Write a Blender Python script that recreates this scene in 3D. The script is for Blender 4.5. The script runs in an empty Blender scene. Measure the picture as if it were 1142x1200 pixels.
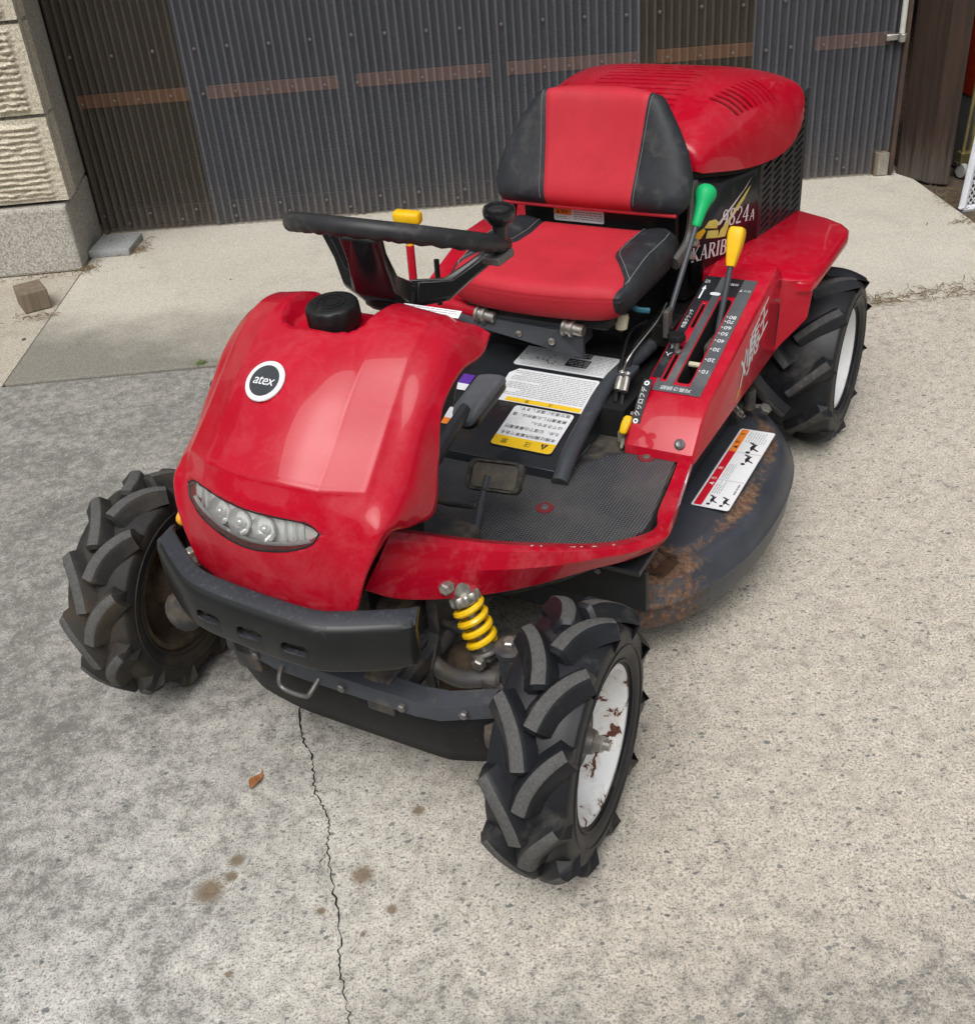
import bpy, bmesh, math, random
import numpy as np
from mathutils import Vector, Matrix
PI = math.pi
rnd = random.Random(7)
SC = bpy.context.scene
COL = SC.collection

# ------------------------------------------------------------------ camera
F_PX, CX, CY = 1272.0, 585.0, 600.0
def _n(v): v = np.array(v, float); return v / np.linalg.norm(v)
_up = -_n((748 - CX, 2556 - CY, F_PX))
_dep = np.array([471 - CX, -218 - CY, F_PX]); _dep -= _up * _dep.dot(_up); _dep = _n(_dep)
_right = np.cross(_dep, _up)
if _right[0] < 0: _right = -_right
CM = np.array([_right, _dep, _up])          # camera (x right, y down, z forward) -> world
cam = bpy.data.cameras.new('camera'); camo = bpy.data.objects.new('camera', cam); COL.objects.link(camo)
cx, cy, cz = CM @ (1, 0, 0), CM @ (0, -1, 0), CM @ (0, 0, -1)
camo.matrix_world = Matrix(((cx[0], cy[0], cz[0], 0), (cx[1], cy[1], cz[1], 0), (cx[2], cy[2], cz[2], 1.4), (0, 0, 0, 1)))
cam.sensor_fit = 'VERTICAL'; cam.sensor_height = 36.0
cam.lens = F_PX / 1200 * 36.0
cam.shift_x = -(CX - 571) / 1200.0; cam.shift_y = (CY - 600) / 1200.0
cam.clip_start = 0.05; cam.clip_end = 500
SC.camera = camo
# ------------------------------------------------------------------ light
SUN_EL, SUN_AZ = math.radians(58), math.radians(200)      # azimuth measured from +Y clockwise
w = bpy.data.worlds.new('World'); SC.world = w; w.use_nodes = True
nt = w.node_tree; nt.nodes.clear()
sky = nt.nodes.new('ShaderNodeTexSky'); sky.sky_type = 'NISHITA'; sky.sun_disc = False
sky.sun_elevation = SUN_EL; sky.sun_rotation = SUN_AZ
sky.air_density = 1.0; sky.dust_density = 6.0; sky.ozone_density = 1.0
hs = nt.nodes.new('ShaderNodeHueSaturation'); hs.inputs['Saturation'].default_value = 0.22
bg = nt.nodes.new('ShaderNodeBackground'); bg.inputs['Strength'].default_value = 0.13
wo = nt.nodes.new('ShaderNodeOutputWorld')
nt.links.new(sky.outputs[0], hs.inputs['Color']); nt.links.new(hs.outputs[0], bg.inputs['Color']); nt.links.new(bg.outputs[0], wo.inputs['Surface'])
sl = bpy.data.lights.new('sun', 'SUN'); sl.energy = 1.5; sl.angle = math.radians(45); sl.color = (1.0, 0.97, 0.93)
so = bpy.data.objects.new('sun', sl); COL.objects.link(so)
sd = Vector((math.sin(SUN_AZ) * math.cos(SUN_EL), math.cos(SUN_AZ) * math.cos(SUN_EL), math.sin(SUN_EL)))
so.rotation_euler = sd.to_track_quat('Z', 'Y').to_euler()
SC.view_settings.view_transform = 'Standard'; SC.view_settings.look = 'None'
SC.cycles.max_bounces = 6; SC.cycles.diffuse_bounces = 3; SC.cycles.glossy_bounces = 3; SC.cycles.transparent_max_bounces = 8
SC.view_settings.exposure = 0.08; SC.view_settings.gamma = 1.0

# ------------------------------------------------------------------ materials
def new_mat(name):
    m = bpy.data.materials.new(name); m.use_nodes = True
    nt = m.node_tree; b = nt.nodes['Principled BSDF']
    return m, nt, b
def setin(b, k, v):
    if k in b.inputs: b.inputs[k].default_value = v
def c4(c): return (c[0], c[1], c[2], 1)
def noise(nt, scale, detail=4, rough=0.6, vec=None, dist=0.0):
    n = nt.nodes.new('ShaderNodeTexNoise'); n.inputs['Scale'].default_value = scale; n.inputs['Detail'].default_value = detail
    n.inputs['Roughness'].default_value = rough; n.inputs['Distortion'].default_value = dist
    if vec is not None: nt.links.new(vec, n.inputs['Vector'])
    return n
def ramp(nt, src, stops):
    r = nt.nodes.new('ShaderNodeValToRGB'); e = r.color_ramp.elements
    while len(e) < len(stops): e.new(0.5)
    for el, (p, c) in zip(e, stops):
        el.position = p; el.color = c4(c) if not isinstance(c, (int, float)) else (c, c, c, 1)
    nt.links.new(src, r.inputs[0]); return r
def mixc(nt, fac, a, b, mode='MIX'):
    m = nt.nodes.new('ShaderNodeMix'); m.data_type = 'RGBA'; m.blend_type = mode
    for s, v in ((0, fac), (6, a), (7, b)):
        if isinstance(v, bpy.types.NodeSocket): nt.links.new(v, m.inputs[s])
        elif isinstance(v, (int, float)): m.inputs[s].default_value = v
        else: m.inputs[s].default_value = c4(v)
    return m.outputs[2]
def math_n(nt, op, a, b=0.0, clamp=False):
    m = nt.nodes.new('ShaderNodeMath'); m.operation = op; m.use_clamp = clamp
    for i, v in ((0, a), (1, b)):
        if isinstance(v, bpy.types.NodeSocket): nt.links.new(v, m.inputs[i])
        else: m.inputs[i].default_value = v
    return m.outputs[0]
def objco(nt):
    return nt.nodes.new('ShaderNodeTexCoord').outputs['Object']
def bump(nt, b, h, strength=0.3, dist=0.002):
    n = nt.nodes.new('ShaderNodeBump'); n.inputs['Strength'].default_value = strength; n.inputs['Distance'].default_value = dist
    nt.links.new(h, n.inputs['Height']); nt.links.new(n.outputs[0], b.inputs['Normal'])

def simple(name, col, rough=0.5, metal=0.0, coat=0.0, var=0.12, vscale=25, dirt=None, dirt_amt=0.0, dscale=9, bmp=0.0, bscale=200, spec=0.32):
    """base colour with mottling, an optional dirt colour in noise-shaped patches, uneven gloss and fine relief"""
    m, nt, b = new_mat(name)
    oc = objco(nt)
    n1 = noise(nt, vscale, 5, 0.65, oc)
    lo = tuple(max(0, c * (1 - var)) for c in col); hi = tuple(min(1, c * (1 + var)) for c in col)
    c = ramp(nt, n1.outputs['Fac'], [(0.3, lo), (0.7, hi)]).outputs[0]
    if dirt is not None:
        n2 = noise(nt, dscale, 8, 0.72, oc, 0.3)
        mask = ramp(nt, n2.outputs['Fac'], [(0.62 - 0.35 * dirt_amt, 0.0), (0.78 - 0.2 * dirt_amt, 1.0)]).outputs[0]
        mk_ = math_n(nt, 'MULTIPLY', mask, min(1.0, 0.45 + dirt_amt * 0.5))
        c = mixc(nt, mk_, c, dirt)
        rr = math_n(nt, 'ADD', math_n(nt, 'MULTIPLY', mask, 0.35), rough, True)
    else:
        rr = ramp(nt, noise(nt, vscale * 0.6, 4, 0.6, oc).outputs['Fac'], [(0.3, max(0.02, rough - 0.08)), (0.7, min(1, rough + 0.1))]).outputs[0]
    nt.links.new(c, b.inputs['Base Color']); nt.links.new(rr, b.inputs['Roughness'])
    setin(b, 'Metallic', metal); setin(b, 'Coat Weight', coat); setin(b, 'Coat Roughness', 0.07); setin(b, 'Specular IOR Level', spec)
    if bmp > 0:
        bump(nt, b, noise(nt, bscale, 4, 0.6, oc).outputs['Fac'], bmp, 0.001)
    return m

M = {}
def red_paint(name, dust):
    m, nt, b = new_mat(name); oc = objco(nt)
    c = ramp(nt, noise(nt, 7, 6, 0.6, oc).outputs['Fac'], [(0.3, (0.40, 0.0025, 0.016)), (0.7, (0.47, 0.004, 0.022))]).outputs[0]
    n2 = noise(nt, 11, 10, 0.8, oc, 0.4)
    dm = ramp(nt, n2.outputs['Fac'], [(0.48, 0.0), (0.75, dust)]).outputs[0]
    c = mixc(nt, dm, c, (0.60, 0.16, 0.17))
    sp = ramp(nt, noise(nt, 260, 2, 0.5, oc).outputs['Fac'], [(0.73, 0.0), (0.77, 0.5)]).outputs[0]
    c = mixc(nt, math_n(nt, 'MULTIPLY', sp, 0.6), c, (0.25, 0.10, 0.08))
    nt.links.new(c, b.inputs['Base Color'])
    rr = math_n(nt, 'ADD', math_n(nt, 'MULTIPLY', dm, 0.8), 0.30)
    nt.links.new(rr, b.inputs['Roughness'])
    setin(b, 'Coat Weight', 0.46); setin(b, 'Coat Roughness', 0.035); setin(b, 'Specular IOR Level', 0.12)
    bump(nt, b, noise(nt, 30, 2, 0.5, oc).outputs['Fac'], 0.012, 0.001)
    return m
M['red'] = red_paint('red_paint', 0.22)
M['red_dull'] = red_paint('red_paint_worn', 0.5)
M['black_plastic'] = simple('black_plastic', (0.012, 0.0125, 0.0135), 0.42, dirt=(0.10, 0.09, 0.075), dirt_amt=0.12, bmp=0.12, bscale=900)
M['black_gloss'] = simple('black_gloss', (0.012, 0.012, 0.014), 0.16, coat=0.4, var=0.1)
M['panel_black'] = simple('panel_black', (0.018, 0.021, 0.025), 0.30, coat=0.3, dirt=(0.14, 0.13, 0.11), dirt_amt=0.10, dscale=14)
M['charcoal'] = simple('charcoal_paint', (0.050, 0.056, 0.066), 0.42, dirt=(0.20, 0.17, 0.13), dirt_amt=0.15, dscale=16)
M['frame'] = simple('frame_paint', (0.034, 0.036, 0.040), 0.5, dirt=(0.16, 0.125, 0.085), dirt_amt=0.55, dscale=22, bmp=0.2, bscale=150)
M['bumper'] = simple('bumper_plastic', (0.015, 0.016, 0.016), 0.30, dirt=(0.10, 0.10, 0.10), dirt_amt=0.05, dscale=30, bmp=0.1, bscale=600)
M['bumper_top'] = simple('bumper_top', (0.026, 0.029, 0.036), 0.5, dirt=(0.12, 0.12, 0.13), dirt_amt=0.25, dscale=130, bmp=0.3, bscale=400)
M['rubber'] = simple('tyre_rubber', (0.012, 0.013, 0.016), 0.44, dirt=(0.11, 0.10, 0.085), dirt_amt=0.22, dscale=12, bmp=0.15, bscale=300)
M['rubber_worn'] = simple('tyre_lug_worn', (0.085, 0.085, 0.082), 0.9, var=0.3, vscale=300, dirt=(0.055, 0.055, 0.055), dirt_amt=0.35, dscale=90, bmp=0.4, bscale=500)
M['rubber_lug'] = simple('tyre_lug_dull', (0.050, 0.050, 0.050), 0.8, var=0.3, vscale=200, dirt=(0.13, 0.125, 0.115), dirt_amt=0.4, dscale=60, bmp=.3, bscale=300)
M['rubber_dusty'] = simple('tyre_rubber_muddy', (0.020, 0.020, 0.020), 0.65, dirt=(0.080, 0.062, 0.042), dirt_amt=0.5, dscale=9, bmp=0.6, bscale=180)
M['rubber_mat'] = simple('rubber_mat', (0.042, 0.046, 0.052), 0.55, dirt=(0.15, 0.14, 0.125), dirt_amt=0.35, dscale=9)
M['steel'] = simple('zinc_steel', (0.50, 0.49, 0.45), 0.36, metal=0.9, var=0.2, vscale=60, dirt=(0.20, 0.15, 0.10), dirt_amt=0.3, dscale=80)
M['chrome'] = simple('reflector_chrome', (0.90, 0.90, 0.90), 0.12, metal=0.3, var=0.03, spec=.9)
M['tarnished'] = simple('tarnished_steel', (0.17, 0.17, 0.17), 0.42, metal=0.6, dirt=(0.17, 0.12, 0.075), dirt_amt=0.45, dscale=40)
M['yellow'] = simple('yellow_plastic', (0.78, 0.46, 0.008), 0.42, var=0.08, dirt=(0.30, 0.20, 0.05), dirt_amt=0.12, dscale=50)
M['yellow_spring'] = simple('yellow_spring_paint', (0.80, 0.50, 0.008), 0.32, coat=0.4, var=0.08, dirt=(0.2, 0.13, 0.03), dirt_amt=0.25, dscale=60)
M['green'] = simple('green_plastic', (0.006, 0.42, 0.135), 0.5, var=0.06)
M['vinyl_red'] = simple('vinyl_red', (0.47, 0.024, 0.038), 0.58, var=0.10, vscale=9, dirt=(0.30, 0.03, 0.035), dirt_amt=.15, dscale=14, bmp=0.5, bscale=380, spec=.25)
M['vinyl_black'] = simple('vinyl_black', (0.022, 0.025, 0.030), 0.50, var=0.2, dirt=(0.10, 0.098, 0.09), dirt_amt=0.25, dscale=16, bmp=0.55, bscale=380)
M['thread'] = simple('seat_thread', (0.16, 0.16, 0.155), 0.8)
M['white_print'] = simple('label_white', (0.76, 0.78, 0.80), 0.42, var=0.03, dirt=(0.45, 0.42, 0.36), dirt_amt=0.05)
M['yellow_print'] = simple('label_yellow', (0.85, 0.55, 0.02), 0.42, var=0.03)
M['orange_print'] = simple('label_orange', (0.85, 0.24, 0.03), 0.42, var=0.03)
M['red_print'] = simple('label_red', (0.62, 0.012, 0.03), 0.42, var=0.03)
M['black_print'] = simple('label_black', (0.025, 0.025, 0.028), 0.45, var=0.03)
M['grey_print'] = simple('label_grey', (0.28, 0.28, 0.29), 0.5, var=0.05)
M['pale_yellow'] = simple('label_pale_yellow', (0.72, 0.68, 0.16), 0.4, var=0.12, vscale=40)
M['plate_grey'] = simple('console_plate', (0.085, 0.090, 0.098), 0.40, var=0.3, vscale=9, dirt=(0.25, 0.25, 0.25), dirt_amt=0.2, dscale=6)
M['emblem_dark'] = simple('emblem_dark', (0.045, 0.05, 0.055), 0.35)
M['purple_print'] = simple('label_purple', (0.12, 0.04, 0.35), 0.4)
M['amber'] = simple('amber_plastic', (0.75, 0.35, 0.02), 0.25, coat=0.5)
M['cream'] = simple('cream_plastic', (0.60, 0.55, 0.40), 0.5, dirt=(0.2, 0.16, 0.1), dirt_amt=0.3)
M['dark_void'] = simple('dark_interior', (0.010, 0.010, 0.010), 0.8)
M['mud'] = simple('dried_mud', (0.085, 0.06, 0.038), 0.95, var=0.4, vscale=40, dirt=(0.02, 0.018, 0.016), dirt_amt=0.5, dscale=14, bmp=0.9, bscale=120)

def rusty_white():
    m, nt, b = new_mat('rim_white_chipped'); oc = objco(nt)
    n = noise(nt, 24, 9, 0.62, oc, 0.5)
    msk = ramp(nt, n.outputs['Fac'], [(0.585, 0.0), (0.60, 1.0)]).outputs[0]
    halo = ramp(nt, n.outputs['Fac'], [(0.50, 0.0), (0.60, 0.45)]).outputs[0]
    rc = ramp(nt, noise(nt, 140, 3, 0.6, oc).outputs['Fac'], [(0.35, (0.05, 0.014, 0.010)), (0.65, (0.15, 0.05, 0.03))]).outputs[0]
    wc = ramp(nt, noise(nt, 12, 5, 0.6, oc).outputs['Fac'], [(0.3, (0.66, 0.67, 0.68)), (0.7, (0.78, 0.79, 0.80))]).outputs[0]
    wc = mixc(nt, halo, wc, (0.46, 0.36, 0.27))
    nt.links.new(mixc(nt, msk, wc, rc), b.inputs['Base Color'])
    nt.links.new(ramp(nt, msk, [(0, 0.28), (1, 0.9)]).outputs[0], b.inputs['Roughness'])
    bump(nt, b, math_n(nt, 'SUBTRACT', 1.0, msk), 0.5, 0.001)
    return m
M['rim_rusty'] = rusty_white()
M['rim_white'] = simple('rim_white', (0.70, 0.71, 0.72), 0.32, var=0.05, dirt=(0.35, 0.33, 0.30), dirt_amt=0.08, dscale=25)

def deck_mat():
    m, nt, b = new_mat('deck_paint_rusting'); oc = objco(nt)
    at = nt.nodes.new('ShaderNodeAttribute'); at.attribute_name = 'rust'
    n = noise(nt, 62, 10, 0.8, oc, 0.25)
    s = math_n(nt, 'ADD', n.outputs['Fac'], math_n(nt, 'MULTIPLY', at.outputs['Fac'], 0.43))
    msk = ramp(nt, s, [(0.69, 0.0), (0.79, 1.0)]).outputs[0]
    rc = ramp(nt, noise(nt, 90, 6, 0.7, oc).outputs['Fac'], [(0.3, (0.04, 0.022, 0.016)), (0.5, (0.125, 0.068, 0.042)), (0.7, (0.25, 0.16, 0.105))]).outputs[0]
    bc = ramp(nt, noise(nt, 10, 6, 0.65, oc).outputs['Fac'], [(0.3, (0.030, 0.034, 0.043)), (0.7, (0.052, 0.058, 0.070))]).outputs[0]
    nt.links.new(mixc(nt, msk, bc, rc), b.inputs['Base Color'])
    nt.links.new(ramp(nt, msk, [(0, 0.38), (1, 0.92)]).outputs[0], b.inputs['Roughness'])
    bump(nt, b, math_n(nt, 'ADD', msk, noise(nt, 160, 4, 0.6, oc).outputs['Fac']), 0.25, 0.001)
    return m
M['deck'] = deck_mat()

def glass_lens():
    m = bpy.data.materials.new('lamp_lens'); m.use_nodes = True; nt = m.node_tree; nt.nodes.clear()
    t = nt.nodes.new('ShaderNodeBsdfTransparent'); t.inputs[0].default_value = (0.93, 0.94, 0.93, 1)
    g = nt.nodes.new('ShaderNodeBsdfGlossy'); g.inputs['Roughness'].default_value = 0.06
    d = nt.nodes.new('ShaderNodeBsdfDiffuse'); d.inputs[0].default_value = (0.5, 0.5, 0.47, 1)
    fr = nt.nodes.new('ShaderNodeFresnel'); fr.inputs[0].default_value = 1.5
    m1 = nt.nodes.new('ShaderNodeMixShader'); m1.inputs[0].default_value = 0.04
    m2 = nt.nodes.new('ShaderNodeMixShader'); o = nt.nodes.new('ShaderNodeOutputMaterial')
    nt.links.new(t.outputs[0], m1.inputs[1]); nt.links.new(d.outputs[0], m1.inputs[2])
    nt.links.new(fr.outputs[0], m2.inputs[0]); nt.links.new(m1.outputs[0], m2.inputs[1]); nt.links.new(g.outputs[0], m2.inputs[2])
    nt.links.new(m2.outputs[0], o.inputs[0]); return m
M['lens'] = glass_lens()

def concrete(name, stops, dark, dark_amt, agg, agg_scale, stain=(0.16, 0.12, 0.08), stain_amt=0.0, gx=None, coarse=0.5, mott=0.0, spots=()):
    """weathered concrete: broad tone, grime patches, pale and dark aggregate grains, pits"""
    m, nt, b = new_mat(name); oc = objco(nt)
    n = noise(nt, 0.9, 6, 0.62, oc)
    c = ramp(nt, n.outputs['Fac'], stops).outputs[0]
    if gx is not None:                 # the older, mossier pour on one side of the yard
        sx = nt.nodes.new('ShaderNodeSeparateXYZ'); nt.links.new(oc, sx.inputs[0])
        v = math_n(nt, 'ADD', math_n(nt, 'MULTIPLY', sx.outputs[0], gx[0]), math_n(nt, 'MULTIPLY', sx.outputs[1], gx[1]))
        v = math_n(nt, 'ADD', math_n(nt, 'ADD', v, 3.2), math_n(nt, 'MULTIPLY', noise(nt, 2.2, 6, 0.65, oc).outputs['Fac'], 0.9))
        k = ramp(nt, v, [(gx[2], 0.0), (gx[3], 1.0)]).outputs[0]
        c = mixc(nt, k, c, gx[4])
    g = noise(nt, 3.2, 10, 0.78, oc, 0.3)
    gm = ramp(nt, g.outputs['Fac'], [(0.50, 0.0), (0.72, dark_amt)]).outputs[0]
    c = mixc(nt, gm, c, dark)
    f = noise(nt, agg_scale, 3, 0.7, oc)
    am = ramp(nt, f.outputs['Fac'], [(0.30, -0.0), (0.5, 0.5), (0.70, 1.0)]).outputs[0]
    c = mixc(nt, agg, c, am, 'OVERLAY')
    v = nt.nodes.new('ShaderNodeTexVoronoi'); v.inputs['Scale'].default_value = agg_scale * 0.62; nt.links.new(oc, v.inputs['Vector'])
    pick = nt.nodes.new('ShaderNodeSeparateColor'); nt.links.new(v.outputs['Color'], pick.inputs[0])
    grain = math_n(nt, 'MULTIPLY', ramp(nt, v.outputs['Distance'], [(0.22, 1.0), (0.36, 0.0)]).outputs[0], ramp(nt, pick.outputs[0], [(0.80, 0.0), (0.86, 1.0)]).outputs[0])
    c = mixc(nt, math_n(nt, 'MULTIPLY', grain, coarse), c, (0.085, 0.085, 0.09))
    grain2 = math_n(nt, 'MULTIPLY', ramp(nt, v.outputs['Distance'], [(0.22, 1.0), (0.36, 0.0)]).outputs[0], ramp(nt, pick.outputs[1], [(0.80, 0.0), (0.86, 1.0)]).outputs[0])
    c = mixc(nt, math_n(nt, 'MULTIPLY', grain2, coarse), c, (0.56, 0.53, 0.48))
    v2 = nt.nodes.new('ShaderNodeTexVoronoi'); v2.inputs['Scale'].default_value = 38; nt.links.new(oc, v2.inputs['Vector'])
    p2 = nt.nodes.new('ShaderNodeSeparateColor'); nt.links.new(v2.outputs['Color'], p2.inputs[0])
    peb = math_n(nt, 'MULTIPLY', ramp(nt, v2.outputs['Distance'], [(0.16, 1.0), (0.26, 0.0)]).outputs[0], ramp(nt, p2.outputs[0], [(0.90, 0.0), (0.93, 1.0)]).outputs[0])
    c = mixc(nt, math_n(nt, 'MULTIPLY', peb, coarse * 0.8), c, (0.12, 0.125, 0.135))
    if mott > 0:                       # centimetre-scale mottling where the cement skin has worn off
        mm = noise(nt, 46, 5, 0.7, oc, 0.4); big = noise(nt, 1.3, 4, 0.6, oc)
        mk_ = math_n(nt, 'MULTIPLY', ramp(nt, mm.outputs['Fac'], [(0.50, 0.0), (0.66, 1.0)]).outputs[0], ramp(nt, big.outputs['Fac'], [(0.35, 0.15), (0.65, mott)]).outputs[0])
        c = mixc(nt, mk_, c, (0.14, 0.138, 0.132))
        mk2 = math_n(nt, 'MULTIPLY', ramp(nt, mm.outputs['Fac'], [(0.34, 1.0), (0.46, 0.0)]).outputs[0], 0.35)
        c = mixc(nt, mk2, c, (0.60, 0.57, 0.52))
    for sx0, sy0, rad in spots:        # old oil and soil spots
        vm = nt.nodes.new('ShaderNodeVectorMath'); vm.operation = 'DISTANCE'; nt.links.new(oc, vm.inputs[0]); vm.inputs[1].default_value = (sx0, sy0, 0)
        q_ = math_n(nt, 'ADD', math_n(nt, 'DIVIDE', vm.outputs['Value'], rad), math_n(nt, 'MULTIPLY', noise(nt, 32, 6, 0.75, oc).outputs['Fac'], 1.5))
        c = mixc(nt, ramp(nt, math_n(nt, 'MULTIPLY', q_, 0.5), [(0.40, 0.7), (0.82, 0.0)]).outputs[0], c, (0.13, 0.098, 0.062))
    if stain_amt > 0:
        sm = ramp(nt, noise(nt, 1.7, 7, 0.7, oc, 0.5).outputs['Fac'], [(0.60, 0.0), (0.72, stain_amt)]).outputs[0]
        c = mixc(nt, sm, c, stain)
    nt.links.new(c, b.inputs['Base Color']); setin(b, 'Roughness', 0.92); setin(b, 'Specular IOR Level', 0.25)
    h = math_n(nt, 'ADD', f.outputs['Fac'], math_n(nt, 'MULTIPLY', g.outputs['Fac'], 0.6))
    bump(nt, b, h, 0.55, 0.004)
    return m
def yard_mat():
    """old yard concrete: pale cement skin, mossy dark clusters of grain in patches, dark chips of stone, soil spots"""
    m, nt, b = new_mat('yard_concrete'); oc = objco(nt)
    sx = nt.nodes.new('ShaderNodeSeparateXYZ'); nt.links.new(oc, sx.inputs[0]); X, Y = sx.outputs[0], sx.outputs[1]
    big = noise(nt, 1.1, 5, 0.6, oc).outputs['Fac']; mid = noise(nt, 5.5, 7, 0.7, oc, 0.6).outputs['Fac']; sml = noise(nt, 33, 5, 0.75, oc, 0.3).outputs['Fac']; fin = noise(nt, 205, 3, 0.7, oc).outputs['Fac']
    A = lambda a, b_: math_n(nt, 'ADD', a, b_); K = lambda a, b_: math_n(nt, 'MULTIPLY', a, b_)
    left = ramp(nt, A(A(K(X, -0.9), K(big, 0.7)), 0.12), [(0.30, 0.0), (1.0, 1.0)]).outputs[0]          # the older pour
    old = ramp(nt, A(A(K(X, -0.55), K(Y, 0.42)), A(K(mid, 0.55), -0.62)), [(0.25, 0.0), (0.85, 1.0)]).outputs[0]   # grimiest by the joint
    near = ramp(nt, A(A(K(Y, -1.5), K(mid, 1.1)), A(K(big, 0.5), 1.18)), [(0.45, 0.0), (0.95, 1.0)]).outputs[0]     # mossy patch at the near edge
    c = ramp(nt, mid, [(0.3, (0.46, 0.42, 0.355)), (0.7, (0.55, 0.505, 0.435))]).outputs[0]
    c = mixc(nt, left, c, (0.545, 0.535, 0.495))
    c = mixc(nt, K(old, 0.68), c, (0.25, 0.24, 0.215))
    c = mixc(nt, K(near, 0.45), c, (0.27, 0.26, 0.24))
    fg = ramp(nt, fin, [(0.34, 0.0), (0.5, 0.5), (0.66, 1.0)]).outputs[0]
    c = mixc(nt, 0.58, c, fg, 'OVERLAY')
    # dark clusters: the gaps between grains where the skin has gone
    patch = A(K(ramp(nt, mid, [(0.38, 0.0), (0.68, 1.0)]).outputs[0], A(0.10, K(left, 0.62))), A(K(near, 0.75), K(old, 0.45)))
    holes = ramp(nt, A(A(K(fin, 0.85), K(sml, 0.50)), K(patch, 0.115)), [(0.735, 0.0), (0.80, 1.0)]).outputs[0]
    c = mixc(nt, K(holes, 0.80), c, (0.105, 0.102, 0.095))
    # pale grains
    v = nt.nodes.new('ShaderNodeTexVoronoi'); v.inputs['Scale'].default_value = 150; nt.links.new(oc, v.inputs['Vector']); pk = nt.nodes.new('ShaderNodeSeparateColor'); nt.links.new(v.outputs['Color'], pk.inputs[0])
    dot = ramp(nt, v.outputs['Distance'], [(0.25, 1.0), (0.42, 0.0)]).outputs[0]
    c = mixc(nt, K(K(dot, ramp(nt, pk.outputs[1], [(0.80, 0.0), (0.84, 1.0)]).outputs[0]), 0.38), c, (0.62, 0.59, 0.54))
    c = mixc(nt, K(K(dot, ramp(nt, pk.outputs[0], [(0.76, 0.0), (0.80, 1.0)]).outputs[0]), 0.62), c, (0.15, 0.145, 0.135))
    # chips of dark blue-grey stone
    mp = nt.nodes.new('ShaderNodeMapping'); mp.inputs['Scale'].default_value = (1.0, 1.55, 1.0); mp.inputs['Rotation'].default_value = (0, 0, 0.5)
    wob = nt.nodes.new('ShaderNodeVectorMath'); wob.operation = 'MULTIPLY_ADD'; nt.links.new(noise(nt, 70, 3, 0.6, oc).outputs['Color'], wob.inputs[0]); wob.inputs[1].default_value = (0.012, 0.012, 0); nt.links.new(oc, wob.inputs[2]); nt.links.new(wob.outputs[0], mp.inputs[0])
    for sc_, thr, amt, size in ((95, 0.900, 0.75, 0.35), (60, 0.930, 0.85, 0.31), (38, 0.968, 0.8, 0.26)):
        w_ = nt.nodes.new('ShaderNodeTexVoronoi'); w_.inputs['Scale'].default_value = sc_; nt.links.new(mp.outputs[0], w_.inputs['Vector']); pc = nt.nodes.new('ShaderNodeSeparateColor'); nt.links.new(w_.outputs['Color'], pc.inputs[0])
        ch = K(ramp(nt, w_.outputs['Distance'], [(size - 0.07, 1.0), (size, 0.0)]).outputs[0], ramp(nt, pc.outputs[0], [(thr - 0.01, 0.0), (thr, 1.0)]).outputs[0])
        c = mixc(nt, K(ch, amt), c, mixc(nt, pc.outputs[1], (0.085, 0.10, 0.11), (0.20, 0.20, 0.19)))
    for sx0, sy0, rad in SPOTS:
        vm = nt.nodes.new('ShaderNodeVectorMath'); vm.operation = 'DISTANCE'; nt.links.new(oc, vm.inputs[0]); vm.inputs[1].default_value = (sx0, sy0, 0)
        q_ = A(K(vm.outputs['Value'], 0.5 / rad), K(A(sml, fin), 0.45))
        c = mixc(nt, ramp(nt, q_, [(0.62, 0.85), (0.80, 0.0)]).outputs[0], c, (0.16, 0.115, 0.068))
    nt.links.new(c, b.inputs['Base Color']); setin(b, 'Roughness', 0.93); setin(b, 'Specular IOR Level', 0.2)
    bump(nt, b, A(K(fin, 0.7), A(K(sml, 0.8), K(holes, -0.5))), 0.22, 0.003)
    return m
SPOTS = [(-0.471, 1.147, .040), (-0.434, 1.204, .022), (-0.440, 1.172, .018), (-0.229, 1.148, .034), (-0.291, 1.088, .013), (-0.182, 1.078, .016), (-0.225, 1.039, .009), (-0.42, 0.996, .012), (-0.139, 1.268, .02)]
M['yard'] = yard_mat()
M['slab'] = concrete('slab_concrete', [(0.3, (0.46, 0.43, 0.365)), (0.7, (0.55, 0.52, 0.45))], (0.24, 0.22, 0.18), 0.30, 0.35, 230, stain_amt=0.15,
                     gx=(-0.30, -1.0, 0.22, 0.66, (0.22, 0.21, 0.18)), coarse=0.25)
M['side_ground'] = concrete('side_concrete', [(0.3, (0.36, 0.33, 0.27)), (0.7, (0.46, 0.42, 0.35))], (0.2, 0.17, 0.13), 0.45, 0.5, 200, stain_amt=0.5, coarse=0.4)
M['plinth'] = concrete('plinth_concrete', [(0.3, (0.31, 0.295, 0.26)), (0.7, (0.42, 0.40, 0.36))], (0.17, 0.15, 0.12), 0.45, 0.6, 160, stain_amt=0.3, coarse=0.4)
M['block'] = concrete('block_concrete', [(0.3, (0.46, 0.415, 0.325)), (0.7, (0.57, 0.52, 0.42))], (0.33, 0.28, 0.2), 0.35, 0.45, 150, coarse=0.2)
M['tile'] = concrete('tile_concrete', [(0.3, (0.27, 0.28, 0.28)), (0.7, (0.35, 0.36, 0.36))], (0.2, 0.2, 0.2), 0.3, 0.3, 160, coarse=0.2)

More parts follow.
